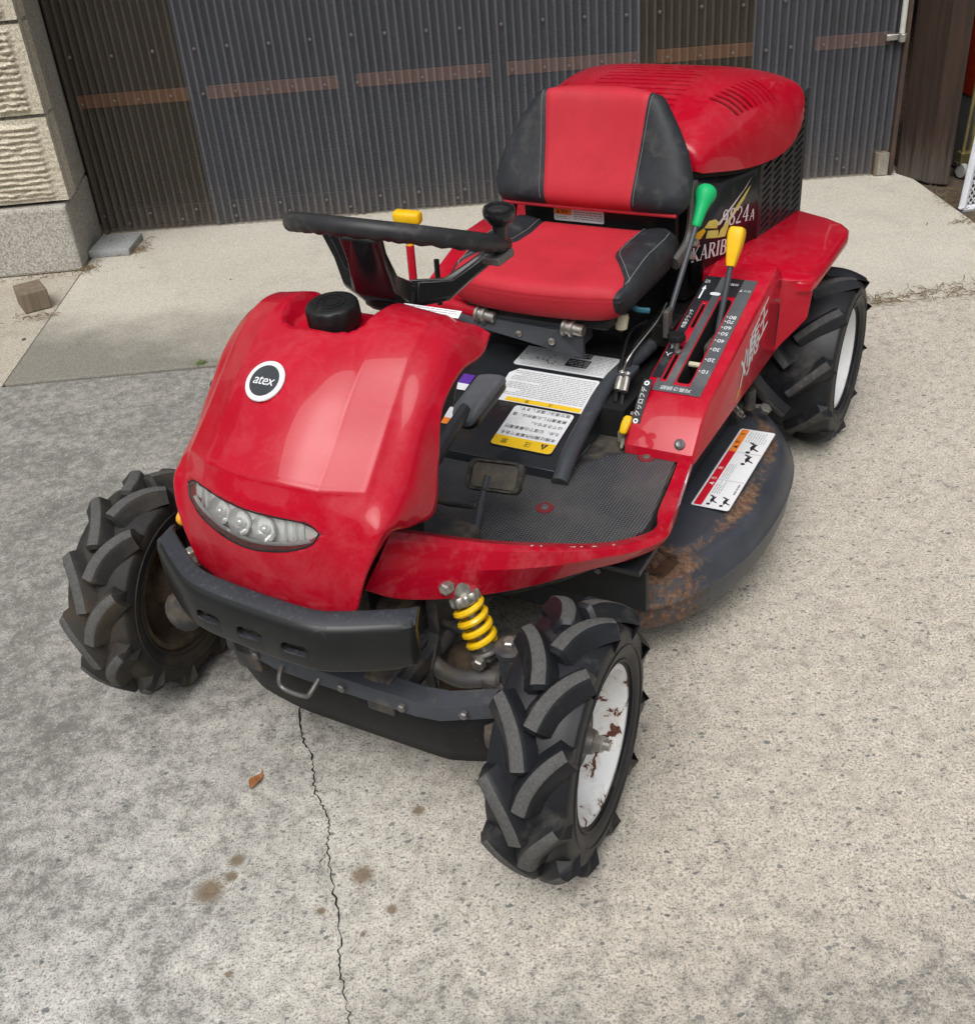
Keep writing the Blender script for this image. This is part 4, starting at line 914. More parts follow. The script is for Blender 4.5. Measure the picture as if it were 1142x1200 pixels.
def suspension(s):
    Q = lambda x, y, z: (x, y * s, z)
    # bracket plate standing on the frame
    g = G().prism([Q(1.215, .150, .23), Q(1.325, .150, .215), Q(1.330, .150, .26), Q(1.300, .150, .31), Q(1.300, .150, .345), Q(1.290, .150, .42), Q(1.215, .150, .42)], (0, 0.006 * s, 0))
    g.prism([Q(1.325, .156, .215), Q(1.330, .156, .26), Q(1.300, .156, .31), Q(1.300, .156, .345), Q(1.290, .156, .42), Q(1.296, .156, .42), Q(1.306, .156, .345), Q(1.306, .156, .31), Q(1.337, .156, .262), Q(1.332, .156, .213)], (0, 0.018 * s, 0))
    g.obj('shock_bracket', 'frame', mower, False, bevel=0.0015)
    sh = empty('shock_absorber', (0, 0, 0), (0, 0, 0), mower)
    A = Vector(Q(1.292, .208, .430)); B = Vector(Q(1.306, .262, .298)); ax = (B - A).normalized(); Ln = (B - A).length
    at = lambda t: A + ax * (Ln * t)
    g = G().cyl(at(0.0), at(.26), 0.0155, 0.0155, 18); g.cyl(at(0.22), at(0.80), 0.009, 0.009, 12); g.obj('damper_body', 'steel', sh)
    g = G(); u = ax.orthogonal().normalized(); v = ax.cross(u); n = 40; R = []
    for h, r in ((0.0, .023), (0.003, .0245), (0.013, .0245), (0.016, .023)):
        R.append([at(.22) + ax * h + (u * math.cos(q_) + v * math.sin(q_)) * (r + 0.0012 * (1 if k % 4 < 2 else -1)) for k, q_ in enumerate(2 * PI * j / n for j in range(n))])
    g.rings(R); g.obj('preload_ring', 'steel', sh, True, 25)
    turns = 4.2; N = int(turns * 22); P = []
    for k in range(N + 1):
        t = k / N; a = 2 * PI * turns * t; P.append(at(.33) + ax * (t * 0.078) + (u * math.cos(a) + v * math.sin(a)) * 0.0215)
    G().tube(P, 0.0058, 8).obj('coil_spring', 'yellow_spring', sh)
    G().lathe([(.024, 0), (.0255, .003), (.0255, .006), (.012, .009)], 24, at(.33) + ax * .082, ax).obj('spring_seat', 'tarnished', sh)
    g = G().box(at(0.93), (0.024, 0.022, 0.034), ax.to_track_quat('Z', 'Y').to_matrix()); g.obj('lower_clevis', 'steel', sh, False, bevel=0.003)
    g = G().lathe([(0.0075, -0.028), (0.0075, 0.028)], 12, at(0.97), (1, 0, 0)); g.lathe([(0.011, 0.024), (0.011, 0.033), (.008, .035)], 6, at(0.97), (1, 0, 0)); g.obj('lower_bolt', 'steel', sh, True, 20)
    g = G().lathe([(0.0075, -0.03), (0.0075, 0.034)], 12, at(0.03), (1, 0, 0)); g.lathe([(0.0115, 0.024), (0.0115, 0.036), (.008, .038)], 6, at(0.03), (1, 0, 0)); g.obj('upper_bolt', 'steel', sh, True, 20)
    g = G().tube(crom([Q(1.312, .150, .262), Q(1.322, .185, .252), Q(1.330, .225, .256), Q(1.330, .262, .270), Q(1.328, .300, .280)], 5), 0.0145, 14)
    g.tube([Q(1.312, .150, .262), Q(1.20, .150, .262)], 0.018, 12); g.tube([Q(1.21, .150, .262), Q(1.27, .24, .262), Q(1.32, .300, .275)], 0.013, 10)
    g.obj('control_arm', 'tarnished', mower)
    g = G().cyl(Q(1.328, .292, .280), Q(1.328, .300, .281), 0.0165, 0.0165, 14); g.obj('arm_cap', 'frame', mower)
    g = G().box(Q(1.318, .325, .27), (0.05, 0.05, 0.13)); g.cyl(Q(1.322, .30, .262), Q(1.338, .36, .215), 0.034, 0.04, 14); g.box(Q(1.32, .29, .262), (.05, .05, .04)); g.obj('knuckle', 'frame', mower, True, 30, bevel=0.006)
    g = G().lathe([(0.024, 0), (0.024, 0.010), (0.019, 0.013), (0.013, 0.013)], 24, Q(1.322, .312, .336), (0.1, 0, 1)); g.obj('ball_joint_cap', 'frame', mower)
    g = G().lathe([(0.0105, 0.012), (0.0105, 0.022), (0.008, 0.024), (0.002, .024)], 6, Q(1.322, .312, .336), (0.1, 0, 1)); g.obj('ball_joint_bolt', 'steel', mower, True, 20)
    g = G().tube([Q(1.26, .10, .30), Q(1.27, .20, .30), Q(1.285, .36, .285)], 0.008, 10); g.obj('tie_rod', 'frame', mower)
    g = G().ell(Q(1.26, .215, .235), (0.055, 0.055, 0.03), 14, 8); g.box(Q(1.285, .20, .215), (.05, .07, .03)); g.obj('mud_clod', 'mud', mower)
both(suspension)
G().box((1.22, 0, 0.33), (0.26, 0.28, 0.10)).obj('front_axle_beam', 'frame', mower, False, bevel=0.01)
# black front wall of the deck space, seen under the footboard
g = G().box((0.985, 0, 0.235), (0.012, 0.80, 0.085)); g.obj('front_guard', simple('guard_black', (0.016, 0.017, 0.018), 0.45, dirt=(0.1, 0.09, 0.08), dirt_amt=.12, dscale=40), mower, False, bevel=0.002)
g = G().box((0.96, 0, 0.287), (0.10, 0.79, 0.012)); g.obj('guard_top', 'panel_black', mower, False, bevel=0.002)
for y in (0.31, 0.17): G().lathe([(0.007, 0), (0.007, 0.005), (0.004, 0.007)], 6, (0.991, y, 0.262), (1, 0, 0)).obj('guard_bolt', 'tarnished', mower)

# ---- footboard with its red rim
def mat_dots():
    m, nt, b = new_mat('dotted_floor_rubber'); oc = objco(nt)
    sx = nt.nodes.new('ShaderNodeSeparateXYZ'); nt.links.new(oc, sx.inputs[0]); k = 2 * PI / 0.0085
    a = math_n(nt, 'SINE', math_n(nt, 'MULTIPLY', math_n(nt, 'ADD', sx.outputs[0], sx.outputs[1]), k * .75)); c = math_n(nt, 'SINE', math_n(nt, 'MULTIPLY', math_n(nt, 'SUBTRACT', sx.outputs[0], sx.outputs[1]), k * .75))
    h = ramp(nt, math_n(nt, 'MULTIPLY', a, c), [(0.15, 0.0), (0.55, 1.0)]).outputs[0]
    dust = ramp(nt, noise(nt, 7, 8, 0.7, oc, .3).outputs['Fac'], [(0.42, 0.0), (0.7, 0.55)]).outputs[0]
    col = mixc(nt, h, (0.022, 0.024, 0.028), (0.17, 0.18, 0.20))
    col = mixc(nt, dust, col, (0.13, 0.125, 0.115))
    nt.links.new(col, b.inputs['Base Color']); setin(b, 'Roughness', 0.5); bump(nt, b, h, 0.8, 0.003); return m
M['mat_dots'] = mat_dots()
floor_out = [(1.24, .03), (1.24, .13), (1.17, .235), (1.10, .30), (1.03, .345), (0.985, .368), (0.930, .378), (0.695, .348), (0.60, .34)]
fl = floor_out + [(x, -y) for x, y in floor_out[::-1]]
G().prism([(x, y, 0.312) for x, y in fl], (0, 0, 0.016)).obj('footboard', 'frame', mower, False)
fm = [(1.22, .03), (1.22, .13), (1.15, .235), (1.08, .305), (1.01, .352), (0.968, .369), (0.930, .378), (0.700, .346), (0.700, .258), (0.735, .215), (0.80, .175), (0.62, .165)]
fm = fm + [(x, -y) for x, y in fm[::-1]]
G().prism([(x, y, 0.328) for x, y in fm], (0, 0, 0.0055)).obj('floor_mat', 'mat_dots', mower, False, bevel=0.002)
washer_m = simple('washer_red', (.20, .022, .03), .5, dirt=(.1, .09, .08), dirt_amt=.3)
for x, y in ((0.944, .187), (0.712, .292), (0.944, -.187), (0.712, -.292)):
    g = G().lathe([(0.0165, 0), (0.0165, 0.0018), (0.008, 0.0018)], 24, (x, y, 0.3335), (0, 0, 1), mi=0); g.lathe([(0.0085, 0.001), (0.008, 0.004), (0.004, 0.0055), (0.001, .0045)], 16, (x, y, 0.3335), (0, 0, 1), mi=1)
    g.obj('mat_screw', [washer_m, 'tarnished'], mower)
def wing(s):
    st = [[(1.33, 0.125, 0.518), (1.352, 0.143, 0.53), (1.395, 0.1495, 0.5093), (1.418, 0.132, 0.466), (1.388, 0.112, 0.46)], [(1.297, 0.152, 0.499), (1.319, 0.17, 0.511), (1.362, 0.1745, 0.4838), (1.385, 0.155, 0.434), (1.355, 0.135, 0.428)], [(1.261, 0.187, 0.476), (1.283, 0.205, 0.488), (1.3225, 0.2085, 0.46), (1.342, 0.188, 0.41), (1.312, 0.168, 0.404)], [(1.202, 0.24, 0.442), (1.224, 0.258, 0.454), (1.261, 0.26, 0.431), (1.278, 0.238, 0.387), (1.248, 0.218, 0.381)], [(1.146, 0.284, 0.414), (1.168, 0.302, 0.426), (1.2015, 0.302, 0.4071), (1.215, 0.278, 0.368), (1.185, 0.258, 0.362)], [(1.062, 0.334, 0.372), (1.084, 0.352, 0.384), (1.0995, 0.362, 0.3729), (1.095, 0.348, 0.344), (1.065, 0.328, 0.338)], [(0.992, 0.365, 0.344), (1.014, 0.383, 0.356), (1.028, 0.3965, 0.349), (1.022, 0.386, 0.326), (0.992, 0.366, 0.32)], [(0.923, 0.392, 0.333), (0.945, 0.41, 0.343), (0.952, 0.4235, 0.3365), (0.939, 0.413, 0.314), (0.909, 0.393, 0.308)], [(0.89, 0.381, 0.333), (0.89, 0.406, 0.343), (0.89, 0.414, 0.331), (0.888, 0.41, 0.313), (0.885, 0.39, 0.305)], [(0.8, 0.367, 0.333), (0.8, 0.39, 0.342), (0.8, 0.398, 0.331), (0.798, 0.394, 0.313), (0.798, 0.375, 0.305)], [(0.69, 0.349, 0.333), (0.69, 0.372, 0.342), (0.69, 0.379, 0.331), (0.69, 0.375, 0.313), (0.69, 0.355, 0.305)]]
    cols = [chord_spline([q_[k] for q_ in st], 5) for k in range(5)]
    R = [[Vector((c_[i][0], c_[i][1] * s, c_[i][2])) for c_ in cols] for i in range(len(cols[0]))]
    R = [[r[0], r[1], r[1].lerp(r[2], .25) + Vector((.004, .004 * s, .004)), r[2], r[3].lerp(r[2], .14), r[3], r[4]] for r in R]
    G().rings(R).obj('footboard_rim', 'red_dull', mower, True, 32, bevel=.0016)
    # paint worn through on the rim edge
    q = random.Random(3)
    for i in (18, 19, 22, 23, 24, 27):
        a, b_ = cols[1][i], cols[1][i + 1]; m_ = Vector((a[0], a[1] * s, a[2])); n_ = Vector((b_[0], b_[1] * s, b_[2])); t0_ = q.uniform(0, .4); t1_ = t0_ + q.uniform(.1, .5)
        P = [m_.lerp(n_, t0_ + (t1_ - t0_) * k / 5) + Vector((q.uniform(-1, 1) * .001, 0, -0.0002)) for k in range(6)]
        G().tube(P, [q.uniform(.0004, .0016) for _ in P], 5).obj('paint_chip', simple('chipped_primer', (.48, .40, .40), .8), mower, False)
both(wing)
# reflector strip on the rim beside the console
g = G().tube([(0.715, .378, .337), (0.78, .392, .337)], 0.0035, 6); g.obj('edge_sticker', 'white_print', mower)

# ---- tunnel cover with its labels
prof = [(0.850, .334), (0.846, .350), (0.690, .387), (0.585, .413), (0.46, .425), (0.34, .43)]
def cover_z(x):
    for (a, za), (b_, zb) in zip(prof[1:], prof[2:]):
        if x <= a and x >= b_: return za + (zb - za) * (a - x) / (a - b_)
    return .35
g = G(); R = []
for x, z in prof:
    hw = 0.172 if x < .84 else 0.176
    yl = -0.150
    R.append([Vector((x, yl - .012, .325)), Vector((x, yl, z - .004)), Vector((x, yl + .006, z)), Vector((x, .158, z)), Vector((x, .164, z - .004)), Vector((x, .17, .325))])
g.rings(R); g.obj('tunnel_cover', 'panel_black', mower, True, 25, bevel=0.002)
def on_cover(x, y, w_, h_):
    z0, z1 = cover_z(x - h_ / 2 * .96), cover_z(x + h_ / 2 * .96)
    return (x, y, (z0 + z1) / 2 + 0.0012), (0, -1, 0), (h_, 0, z1 - z0)
o, r, u = on_cover(0.752, 0.070, .13, .12)
d = Decal(o, r, u, ['white_print', 'yellow_print', 'black_print'])
d.poly(rrect(0.134, 0.122, 0.009), 'black_print', 0); d.poly(rrect(0.131, 0.119, 0.008), 'white_print', 1)
hdr = [(x, max(y, 0.031)) for x, y in rrect(0.131, 0.119, 0.008)]; d.poly(hdr, 'yellow_print', 2)
d.poly([(-0.052, .036), (-0.036, .036), (-0.044, .052)], 'black_print', 3); d.poly([(-0.0455, .038), (-0.0425, .038), (-0.044, .048)], 'yellow_print', 4)
d.text('注', -0.010, 0.0445, 0.016, 'black_print', 3); d.text('意', 0.040, 0.0445, 0.016, 'black_print', 3)
for k, t in enumerate(['本機は構内作業車である', 'ため、公道での乗車運行', 'はできません。', '乗車運行した場合は、道', '路交通法に違反します。']):
    wd = 0.0102 * len(t); d.text(t, -0.056 + wd / 2, 0.021 - k * 0.0185, 0.0108, 'black_print', 3)
d.obj('warning_label', mower)
o, r, u = on_cover(0.640, 0.046, .19, .10)
d = Decal(o, r, u, ['white_print', 'yellow_print', 'black_print', 'grey_print'])
d.poly([(-.100, .050), (.088, .050), (.098, .036), (.100, -.036), (.084, -.053), (-.096, -.053), (-.102, -.044)], 'white_print', 1)
d.poly([(-.096, .036), (.070, .036), (.070, .048), (-.096, .048)], 'yellow_print', 2); d.text('注', -0.030, 0.042, 0.010, 'black_print', 3); d.text('意', 0.022, 0.042, 0.010, 'black_print', 3)
d.dashes(-0.094, 0.088, -0.048, 0.031, 15, 'grey_print', 2, 0.34, 0.3, 5); d.obj('instruction_label', mower)
o, r, u = on_cover(0.528, 0.046, .2, .095)
d = Decal(o, r, u, ['white_print', 'black_print', 'grey_print'])
d.poly(rrect(0.214, 0.100, 0.010), 'white_print', 1)
d.rect(-.052, -.004, -.002, .026, 'black_print', 2); d.rect(-.046, -.034, -.010, -.010, 'black_print', 2)
d.dashes(-0.050, -0.004, 0.0, 0.024, 4, 'white_print', 3, 0.3, .4, 3); d.dashes(-0.044, -0.012, -0.031, -0.013, 3, 'white_print', 3, 0.3, .4, 8)
d.dashes(-0.100, -0.056, -0.044, 0.030, 13, 'grey_print', 2, 0.3, .4, 6); d.dashes(-.1, .09, .031, .045, 3, 'grey_print', 2, .3, .3, 7)
q = random.Random(5)
for _ in range(46):
    x, y = q.uniform(.005, .098), q.uniform(-.042, .028); d.rect(x, y, x + q.uniform(.001, .005), y + q.uniform(.001, .004), 'black_print', 2)
d.obj('lubrication_label', mower)
g = G().lathe([(0.0085, 0), (0.008, 0.003), (0.003, 0.0048), (.001, .004)], 16, (0.800, -0.088, cover_z(.80)), (0.23, 0, 1)); g.obj('cover_screw', 'steel', mower)
d = Decal((0.752, -0.128, cover_z(.752) + .001), (0, -1, 0), (1, 0, -.24), ['white_print', 'orange_print']); d.rect(-.02, -.02, .02, .03, 'white_print', 1); d.rect(-.02, .012, .02, .03, 'orange_print', 2); d.obj('side_label', mower)
d = Decal((0.66, -0.135, cover_z(.66) + .001), (0, -1, 0), (1, 0, -.24), ['white_print', 'purple_print']); d.rect(-.014, -.03, .014, .0, 'purple_print', 1); d.rect(-.014, 0, .014, .02, 'white_print', 1); d.obj('date_sticker', mower)
# pipe beside the cover and the cables under the console
G().tube(crom([(0.862, .178, .338), (0.80, .172, .366), (0.68, .160, .385), (0.58, .155, .402), (0.50, .175, .42), (0.42, .19, .43)], 6), 0.0165, 14).obj('guard_pipe', 'charcoal', mower)
for k, P in enumerate(([(0.40, .17, .47), (0.47, .16, .47), (0.56, .175, .43), (0.62, .19, .39)], [(0.42, .19, .47), (0.50, .185, .46), (0.58, .195, .42), (0.63, .205, .38)], [(0.36, .20, .50), (0.46, .215, .50), (0.56, .20, .47), (0.58, .19, .44)])):
    G().tube(crom(P, 6), 0.0045 if k < 2 else 0.0016, 7).obj('cable', 'black_plastic' if k < 2 else 'steel', mower)
G().box((0.565, .195, .432), (0.05, 0.03, 0.012)).obj('cable_bracket', 'charcoal', mower, False, bevel=0.002)
for P in ([(0.575, .187, .436), (0.610, .190, .412)], [(0.578, .200, .436), (0.612, .205, .412)]): G().tube(P, 0.0075, 10).obj('cable_end', 'steel', mower)
# pedals
pd_ = empty('drive_pedal', (0, 0, 0), (0, 0, 0), mower)
ax_ = (Vector((0.765, 0.0, 0.494)) - Vector((0.885, -0.008, 0.462))); L_ = ax_.length; ax_.normalize()
side_ = Vector((0.1, 1, 0.1)).normalized(); side_ = (side_ - ax_ * ax_.dot(side_)).normalized(); upn = ax_.cross(side_) * -1
if upn.z < 0: upn = -upn
pc = (Vector((0.765, 0.0, 0.494)) + Vector((0.885, -0.008, 0.462))) / 2
R = []
for h, sc in ((-.009, .9), (-.006, 1.0), (.004, 1.0), (.010, .93), (.013, .8)):
    R.append([pc + ax_ * (x * sc) + side_ * (y * sc) + upn * (h - 0.020 * (x / .07) ** 2) for x, y in [(p[0], p[1]) for p in rrect(L_ * 1.12, 0.056, 0.022, 5)]])
G().rings(R).obj('pedal_pad', simple('pedal_grey', (0.135, 0.142, 0.155), 0.5, var=.15, dirt=(.2, .18, .15), dirt_amt=.2), pd_, True, 50)
R = []
for h, sc in ((-.022, .82), (-.018, .92), (-.008, .96)):
    R.append([pc + ax_ * (x * sc) + side_ * (y * sc) + upn * (h - 0.020 * (x / .07) ** 2) for x, y in rrect(L_ * 1.12, 0.056, 0.022, 5)])
G().rings(R).obj('pad_backing', 'black_plastic', pd_, True, 50)
G().tube(crom([(0.87, -.006, .462), (0.93, -.004, .448), (1.00, -.004, .420), (1.06, -.02, .39), (1.12, -.03, .37)], 5), 0.011, 10, flat=1.5).obj('pedal_arm', 'charcoal', pd_)
pe = empty('brake_pedal', (0, 0, 0), (0, 0, 0), mower)
po = Vector((1.008, .126, .424)); pr = Vector((-0.10, 1, 0.03)).normalized(); pu = Vector((-0.62, -.06, .70)).normalized(); pn = pr.cross(pu)
if pn.x < 0: pn = -pn
R = [[po + pr * x + pu * y + pn * h for x, y in rrect(0.104 * sc, 0.056 * sc, 0.013, 4)] for h, sc in ((-.012, .92), (-.008, 1), (.004, 1), (.006, .97), (.006, .84), (-.001, .80))]
G().rings(R).obj('pedal_pad', simple('pedal_rubber', (0.026, 0.026, 0.027), 0.6, dirt=(.16, .14, .1), dirt_amt=.45, dscale=40), pe, True, 40)
R = [[po + pr * x + pu * y + pn * h for x, y in rrect(0.084, 0.043, 0.006, 4)] for h in (-.0005, .003)]
G().rings(R).obj('pad_plate', simple('pedal_plate', (0.07, 0.066, 0.058), 0.6, dirt=(.17, .14, .09), dirt_amt=.5, dscale=30), pe, True, 40)
G().tube([po + pn * .002 - pr * .012, Vector((1.040, .113, .385)), Vector((1.082, .114, .325))], 0.0065, 10).obj('pedal_stem', 'charcoal', pe)
G().tube([(1.02, -.03, .356), (1.045, .05, .372), (1.046, .107, .380)], 0.0055, 8).obj('pedal_link', 'frame', pe)
G().tube(crom([(1.00, -.03, .345), (1.06, -.03, .348), (1.085, -.01, .345), (1.085, .02, .338)], 5), 0.004, 6).obj('wire', 'black_plastic', mower)

# ---- steering wheel
sw = empty('steering_wheel', (0, 0, 0), (0, 0, 0), mower)
TL = math.radians(22); swn = Vector((-math.sin(TL), 0, math.cos(TL))); swu = Vector((math.cos(TL), 0, math.sin(TL))); swy = Vector((0, 1, 0)); SWC = Vector((1.026, 0, 0.852)); SWR = 0.166
g = G(); N = 132; n = 14; R = []
for k in range(N):
    a = 2 * PI * k / N; rad = swu * math.cos(a) + swy * math.sin(a); c_ = SWC + rad * SWR; sec = []
    for j in range(n):
        q_ = 2 * PI * j / n; low = max(0, -math.sin(q_))
        rr = 0.0138 + 0.0016 * math.cos(a * 33) * low
        sec.append(c_ + rad * (math.cos(q_) * rr * 0.92) + swn * (math.sin(q_) * rr * 1.05))
    R.append(sec)
R.append(R[0]); g.rings(R, True, False, False)
g.obj('rim', simple('wheel_rim_plastic', (0.024, 0.025, 0.027), 0.40, dirt=(.12, .115, .11), dirt_amt=.25, dscale=30, bmp=.15, bscale=900), sw, True, 60)
hubc = SWC - swn * 0.098
for a in (12, 132, -108):
    a = math.radians(a); rad = swu * math.cos(a) + swy * math.sin(a); tan = swn.cross(rad)
    P0, P1, P2 = hubc + rad * 0.030 + swn * .008, hubc + rad * 0.085 + swn * .020, SWC + rad * (SWR - 0.006) - swn * 0.008
    R = []
    for p, wd, th in ((P0, .040, .020), (P1, .036, .016), (P1.lerp(P2, .5), .030, .012), (P2, .032, .010)):
        R.append([p + tan * (x * wd) + swn * (y * th) for x, y in ((-1, -.6), (-.8, -1), (.8, -1), (1, -.6), (1, 1), (.75, 1), (.68, .3), (-.68, .3), (-.75, 1), (-1, 1))])
    G().rings(R).obj('spoke', 'black_gloss', sw, True, 30, bevel=0.0015)
g = G().lathe([(.030, -.022), (.042, -.016), (.048, .0), (.048, .012), (.040, .020), (.002, .022)], 28, hubc, swn); g.obj('hub', 'black_plastic', sw)
g = G().lathe([(.014, -.09), (.014, -.02)], 16, hubc, swn); g.obj('column_shaft', 'tarnished', sw)
kb = SWC + swy * 0.158 + swu * (-0.098)
kb = SWC + (swy * math.sin(math.radians(100)) + swu * math.cos(math.radians(100))) * SWR
g = G().lathe([(.012, .008), (.011, .022), (.012, .028), (.020, .036), (.0245, .042), (.0255, .050), (.0235, .057), (.015, .062), (.002, .063)], 28, kb, (-0.12, 0, 1)); g.obj('spinner_knob', 'black_gloss', sw)
g = G().box(kb - swn * .018, (.05, .03, .012)); g.obj('knob_clamp', 'tarnished', sw, False, bevel=.002)

# ---- seat
seat = empty('seat', (0, 0, 0), (0, 0, 0), mower)
B0, B1 = Vector((0.282, 0, 0.660)), Vector((0.196, 0, 0.893)); bdir = (B1 - B0); bn = Vector((bdir.z, 0, -bdir.x)).normalized()
wv = [(0, .203), (.06, .217), (.14, .224), (.3, .222), (.5, .205), (.68, .180), (.82, .157), (.90, .144), (.95, .136), (.98, .129), (1, .118)]
def back_w(v): return float(np.interp(v, [a for a, _ in wv], [b_ for _, b_ in wv]))
def red_w(v): return 0.098 + 0.018 * v
def pill(u, v, p=5): return max(0, 1 - abs(u) ** p) ** .5 * max(0, 1 - abs(2 * v - 1) ** 9) ** .5
def seam_map(u, w_in, w_out, f=0.55):
    a = abs(u); y = w_in * a / f if a <= f else w_in + (w_out - w_in) * (1 - (1 - (a - f) / (1 - f)) ** 1.6); return math.copysign(y, u)
def back_pt(y, v, T):
    W_ = back_w(v); u = max(-1, min(1, y / W_)); p = pill(u, v); d_ = T * p; rw = min(red_w(v), W_ * .94)
    if T > 0: d_ += 0.010 * max(0, abs(y) - .09) / .13 * p - 0.0050 * math.exp(-((abs(y) - rw) / 0.0040) ** 2) * p
    P = B0 + bdir * v + bn * (d_ + 0.026 * u * u - .006 * math.sin(PI * v)); return (P.x, y, P.z - 0.016 * abs(u) ** 3 * max(0, (v - .86) / .14) ** 2)
eo = lambda v: 0.5 - 0.5 * math.cos(PI * v)
g = G()
g.grid(lambda u, v: back_pt(seam_map(u * 2 - 1, min(red_w(eo(v)), back_w(eo(v)) * .94), back_w(eo(v))), eo(v), .046), 80, 64, mfun=lambda u, v: 0 if abs(u * 2 - 1) < .55 else 1)
g.grid(lambda u, v: back_pt(seam_map(u * 2 - 1, min(red_w(eo(v)), back_w(eo(v)) * .94), back_w(eo(v))), eo(v), -.036), 80, 64, mi=1)
g.obj('backrest', ['vinyl_red', 'vinyl_black'], seat, True, 80, fix=False)
for s in (1, -1):
    P = []
    for v in np.linspace(.05, .95, 26):
        p = Vector(back_pt(s * min(back_w(v) * .97, red_w(v) + .008), v, .046)); P.append(p + bn * .0004)
    G().tube(P, 0.0008, 5).obj('seam_thread', 'thread', seat)
pip = [Vector(back_pt(u * back_w(.012), .012, 0.02)) + Vector((0.002, 0, -.004)) for u in np.linspace(-.97, .97, 30)]
G().tube(pip, 0.0045, 8).obj('red_piping', 'vinyl_red', seat)
# cushion
XR, XF, HW = 0.272, 0.622, 0.204
def red_edge(x): return float(np.interp(x, [.27, .36, .425, .46, .555, .59, .63], [.118, .112, .116, .128, .182, .190, .192]))
def cush_hw(v): return HW * (1 - 0.07 * max(0, v - .82) / .18) * (1 - .05 * max(0, .2 - v) / .2)
def cush(y, v, top):
    hw = cush_hw(v); u = max(-1, min(1, y / hw)); x = XR + (XF - XR) * v - 0.030 * u * u * (v > .5) * (v - .5) * 2
    p = max(0, 1 - abs(u) ** 10) ** .5 * max(0, 1 - abs(2 * v - 1) ** 14) ** .5
    if top:
        z = 0.598 + 0.030 * p - 0.006 * max(0, 1 - (u / .7) ** 2) * math.sin(PI * v) + 0.016 * sstep((abs(u) - .5) / .4) * sstep((.80 - v) / .35) * p - .010 * max(0, v - .7) / .3
        z -= 0.0050 * math.exp(-((abs(y) - min(red_edge(XR + (XF - XR) * v), hw * .95)) / .0040) ** 2) * p
    else: z = 0.598 - 0.060 * p
    return (x, y, z)
g = G(); red_in = lambda v: min(red_edge(XR + (XF - XR) * v), cush_hw(v) * .95)
g.grid(lambda u, v: cush(seam_map(u * 2 - 1, red_in(eo(v)), cush_hw(eo(v))), eo(v), True), 100, 90, mfun=lambda u, v: 0 if abs(u * 2 - 1) < .55 else 1)
g.grid(lambda u, v: cush(seam_map(u * 2 - 1, red_in(eo(v)), cush_hw(eo(v))), eo(v), False), 100, 90, mfun=lambda u, v: 0 if eo(v) > .90 and abs(u * 2 - 1) < .55 else 1)
g.obj('cushion', ['vinyl_red', 'vinyl_black'], seat, True, 80, fix=False)
for s in (1, -1):
    P = [Vector(cush(s * min(red_edge(x) + .007, .19), (x - XR) / (XF - XR), True)) + Vector((0, 0, .0006)) for x in np.linspace(.29, .565, 30)]
    G().tube(P, 0.0010, 5).obj('seam_thread', 'thread', seat)
    P = [Vector(cush(s * .925 * cush_hw(v), v, True)) + Vector((0, 0, .0006)) for v in np.linspace(.1, .86, 26)]
    G().tube(P, 0.0012, 5).obj('seam_thread', 'thread', seat)
# pan, back plate, hinge
G().box((0.245, 0, 0.625), (0.018, 0.36, 0.10)).obj('back_plate', 'black_plastic', seat, False, bevel=0.004)
both(lambda s: G().tube(crom([(0.33, s * .205, .575), (0.27, s * .212, .60), (0.245, s * .212, .65), (0.23, s * .205, .72)], 5), 0.010, 8, flat=1.6).obj('hinge_arm', 'tarnished', seat))
for z, x in ((.598, .262), (.578, .285)): G().lathe([(.010, 0), (.010, .008), (.006, .011)], 6, (x, .222, z), (0, 1, 0)).obj('hinge_bolt', 'steel', seat)
G().box((0.43, 0, 0.532), (0.30, 0.32, 0.022)).obj('seat_pan', 'black_plastic', seat, False, bevel=0.004)
d = Decal((0.2555, -0.045, 0.632), (0, 1, 0), (0, 0, 1), ['white_print', 'orange_print', 'black_print', 'grey_print'])
d.poly(rrect(0.120, 0.028, 0.004), 'white_print', 1); d.rect(-.058, .0, -.018, .013, 'orange_print', 2); d.poly([(-.054, .003), (-.046, .003), (-.05, .010)], 'black_print', 3); d.text('警告', -.034, .0062, .009, 'black_print', 3)
d.dashes(-.012, .056, -.010, .010, 4, 'grey_print', 2, .4, .3, 2); d.dashes(-.056, -.02, -.011, -.003, 2, 'grey_print', 2, .4, .3, 3); d.obj('warning_label', seat)
# slide rails, pivot tube and bolts under the seat front
G().box((0.555, -0.02, 0.502), (0.05, 0.25, 0.045)).obj('front_bracket', 'charcoal', seat, False, bevel=0.004)
g = G().prism([(0.575, -.19, .505), (0.582, -.12, .494), (0.588, .02, .478), (0.582, .075, .462), (0.58, .11, .460), (0.58, .11, .52), (0.575, .05, .512), (0.572, -.19, .518)], (0.012, 0, 0)); g.obj('latch_plate', 'charcoal', seat, False, bevel=0.002)
G().lathe([(.016, -.10), (.016, -.015)], 16, (.575, -.115, .522), (0.1, 1, -.04)).obj('pivot_tube', 'red', seat)
for y, z in ((-.118, .522), (.080, .520)):
    g = G().lathe([(.019, -.012), (.019, -.006), (.015, -.005), (.015, .004), (.019, .005), (.019, .010), (.0125, .011), (.0125, .028), (.010, .031)], 18, (.585, y, z), (0.1, 1, -.05)); g.obj('pivot_bolt', 'steel', seat, True, 25)
for x, y, z in ((.594, -.03, .497), (.597, .045, .492)): G().lathe([(.0075, 0), (.0075, .005), (.004, .007)], 6 if y < 0 else 16, (x, y, z), (1, 0, 0)).obj('latch_bolt', 'steel', seat)
g = G().lathe([(.012, 0), (.014, .006), (.012, .03), (.005, .034)], 12, (.52, .165, .535), (0.2, 0, -1)); g.obj('wire_plug', 'cream', seat)
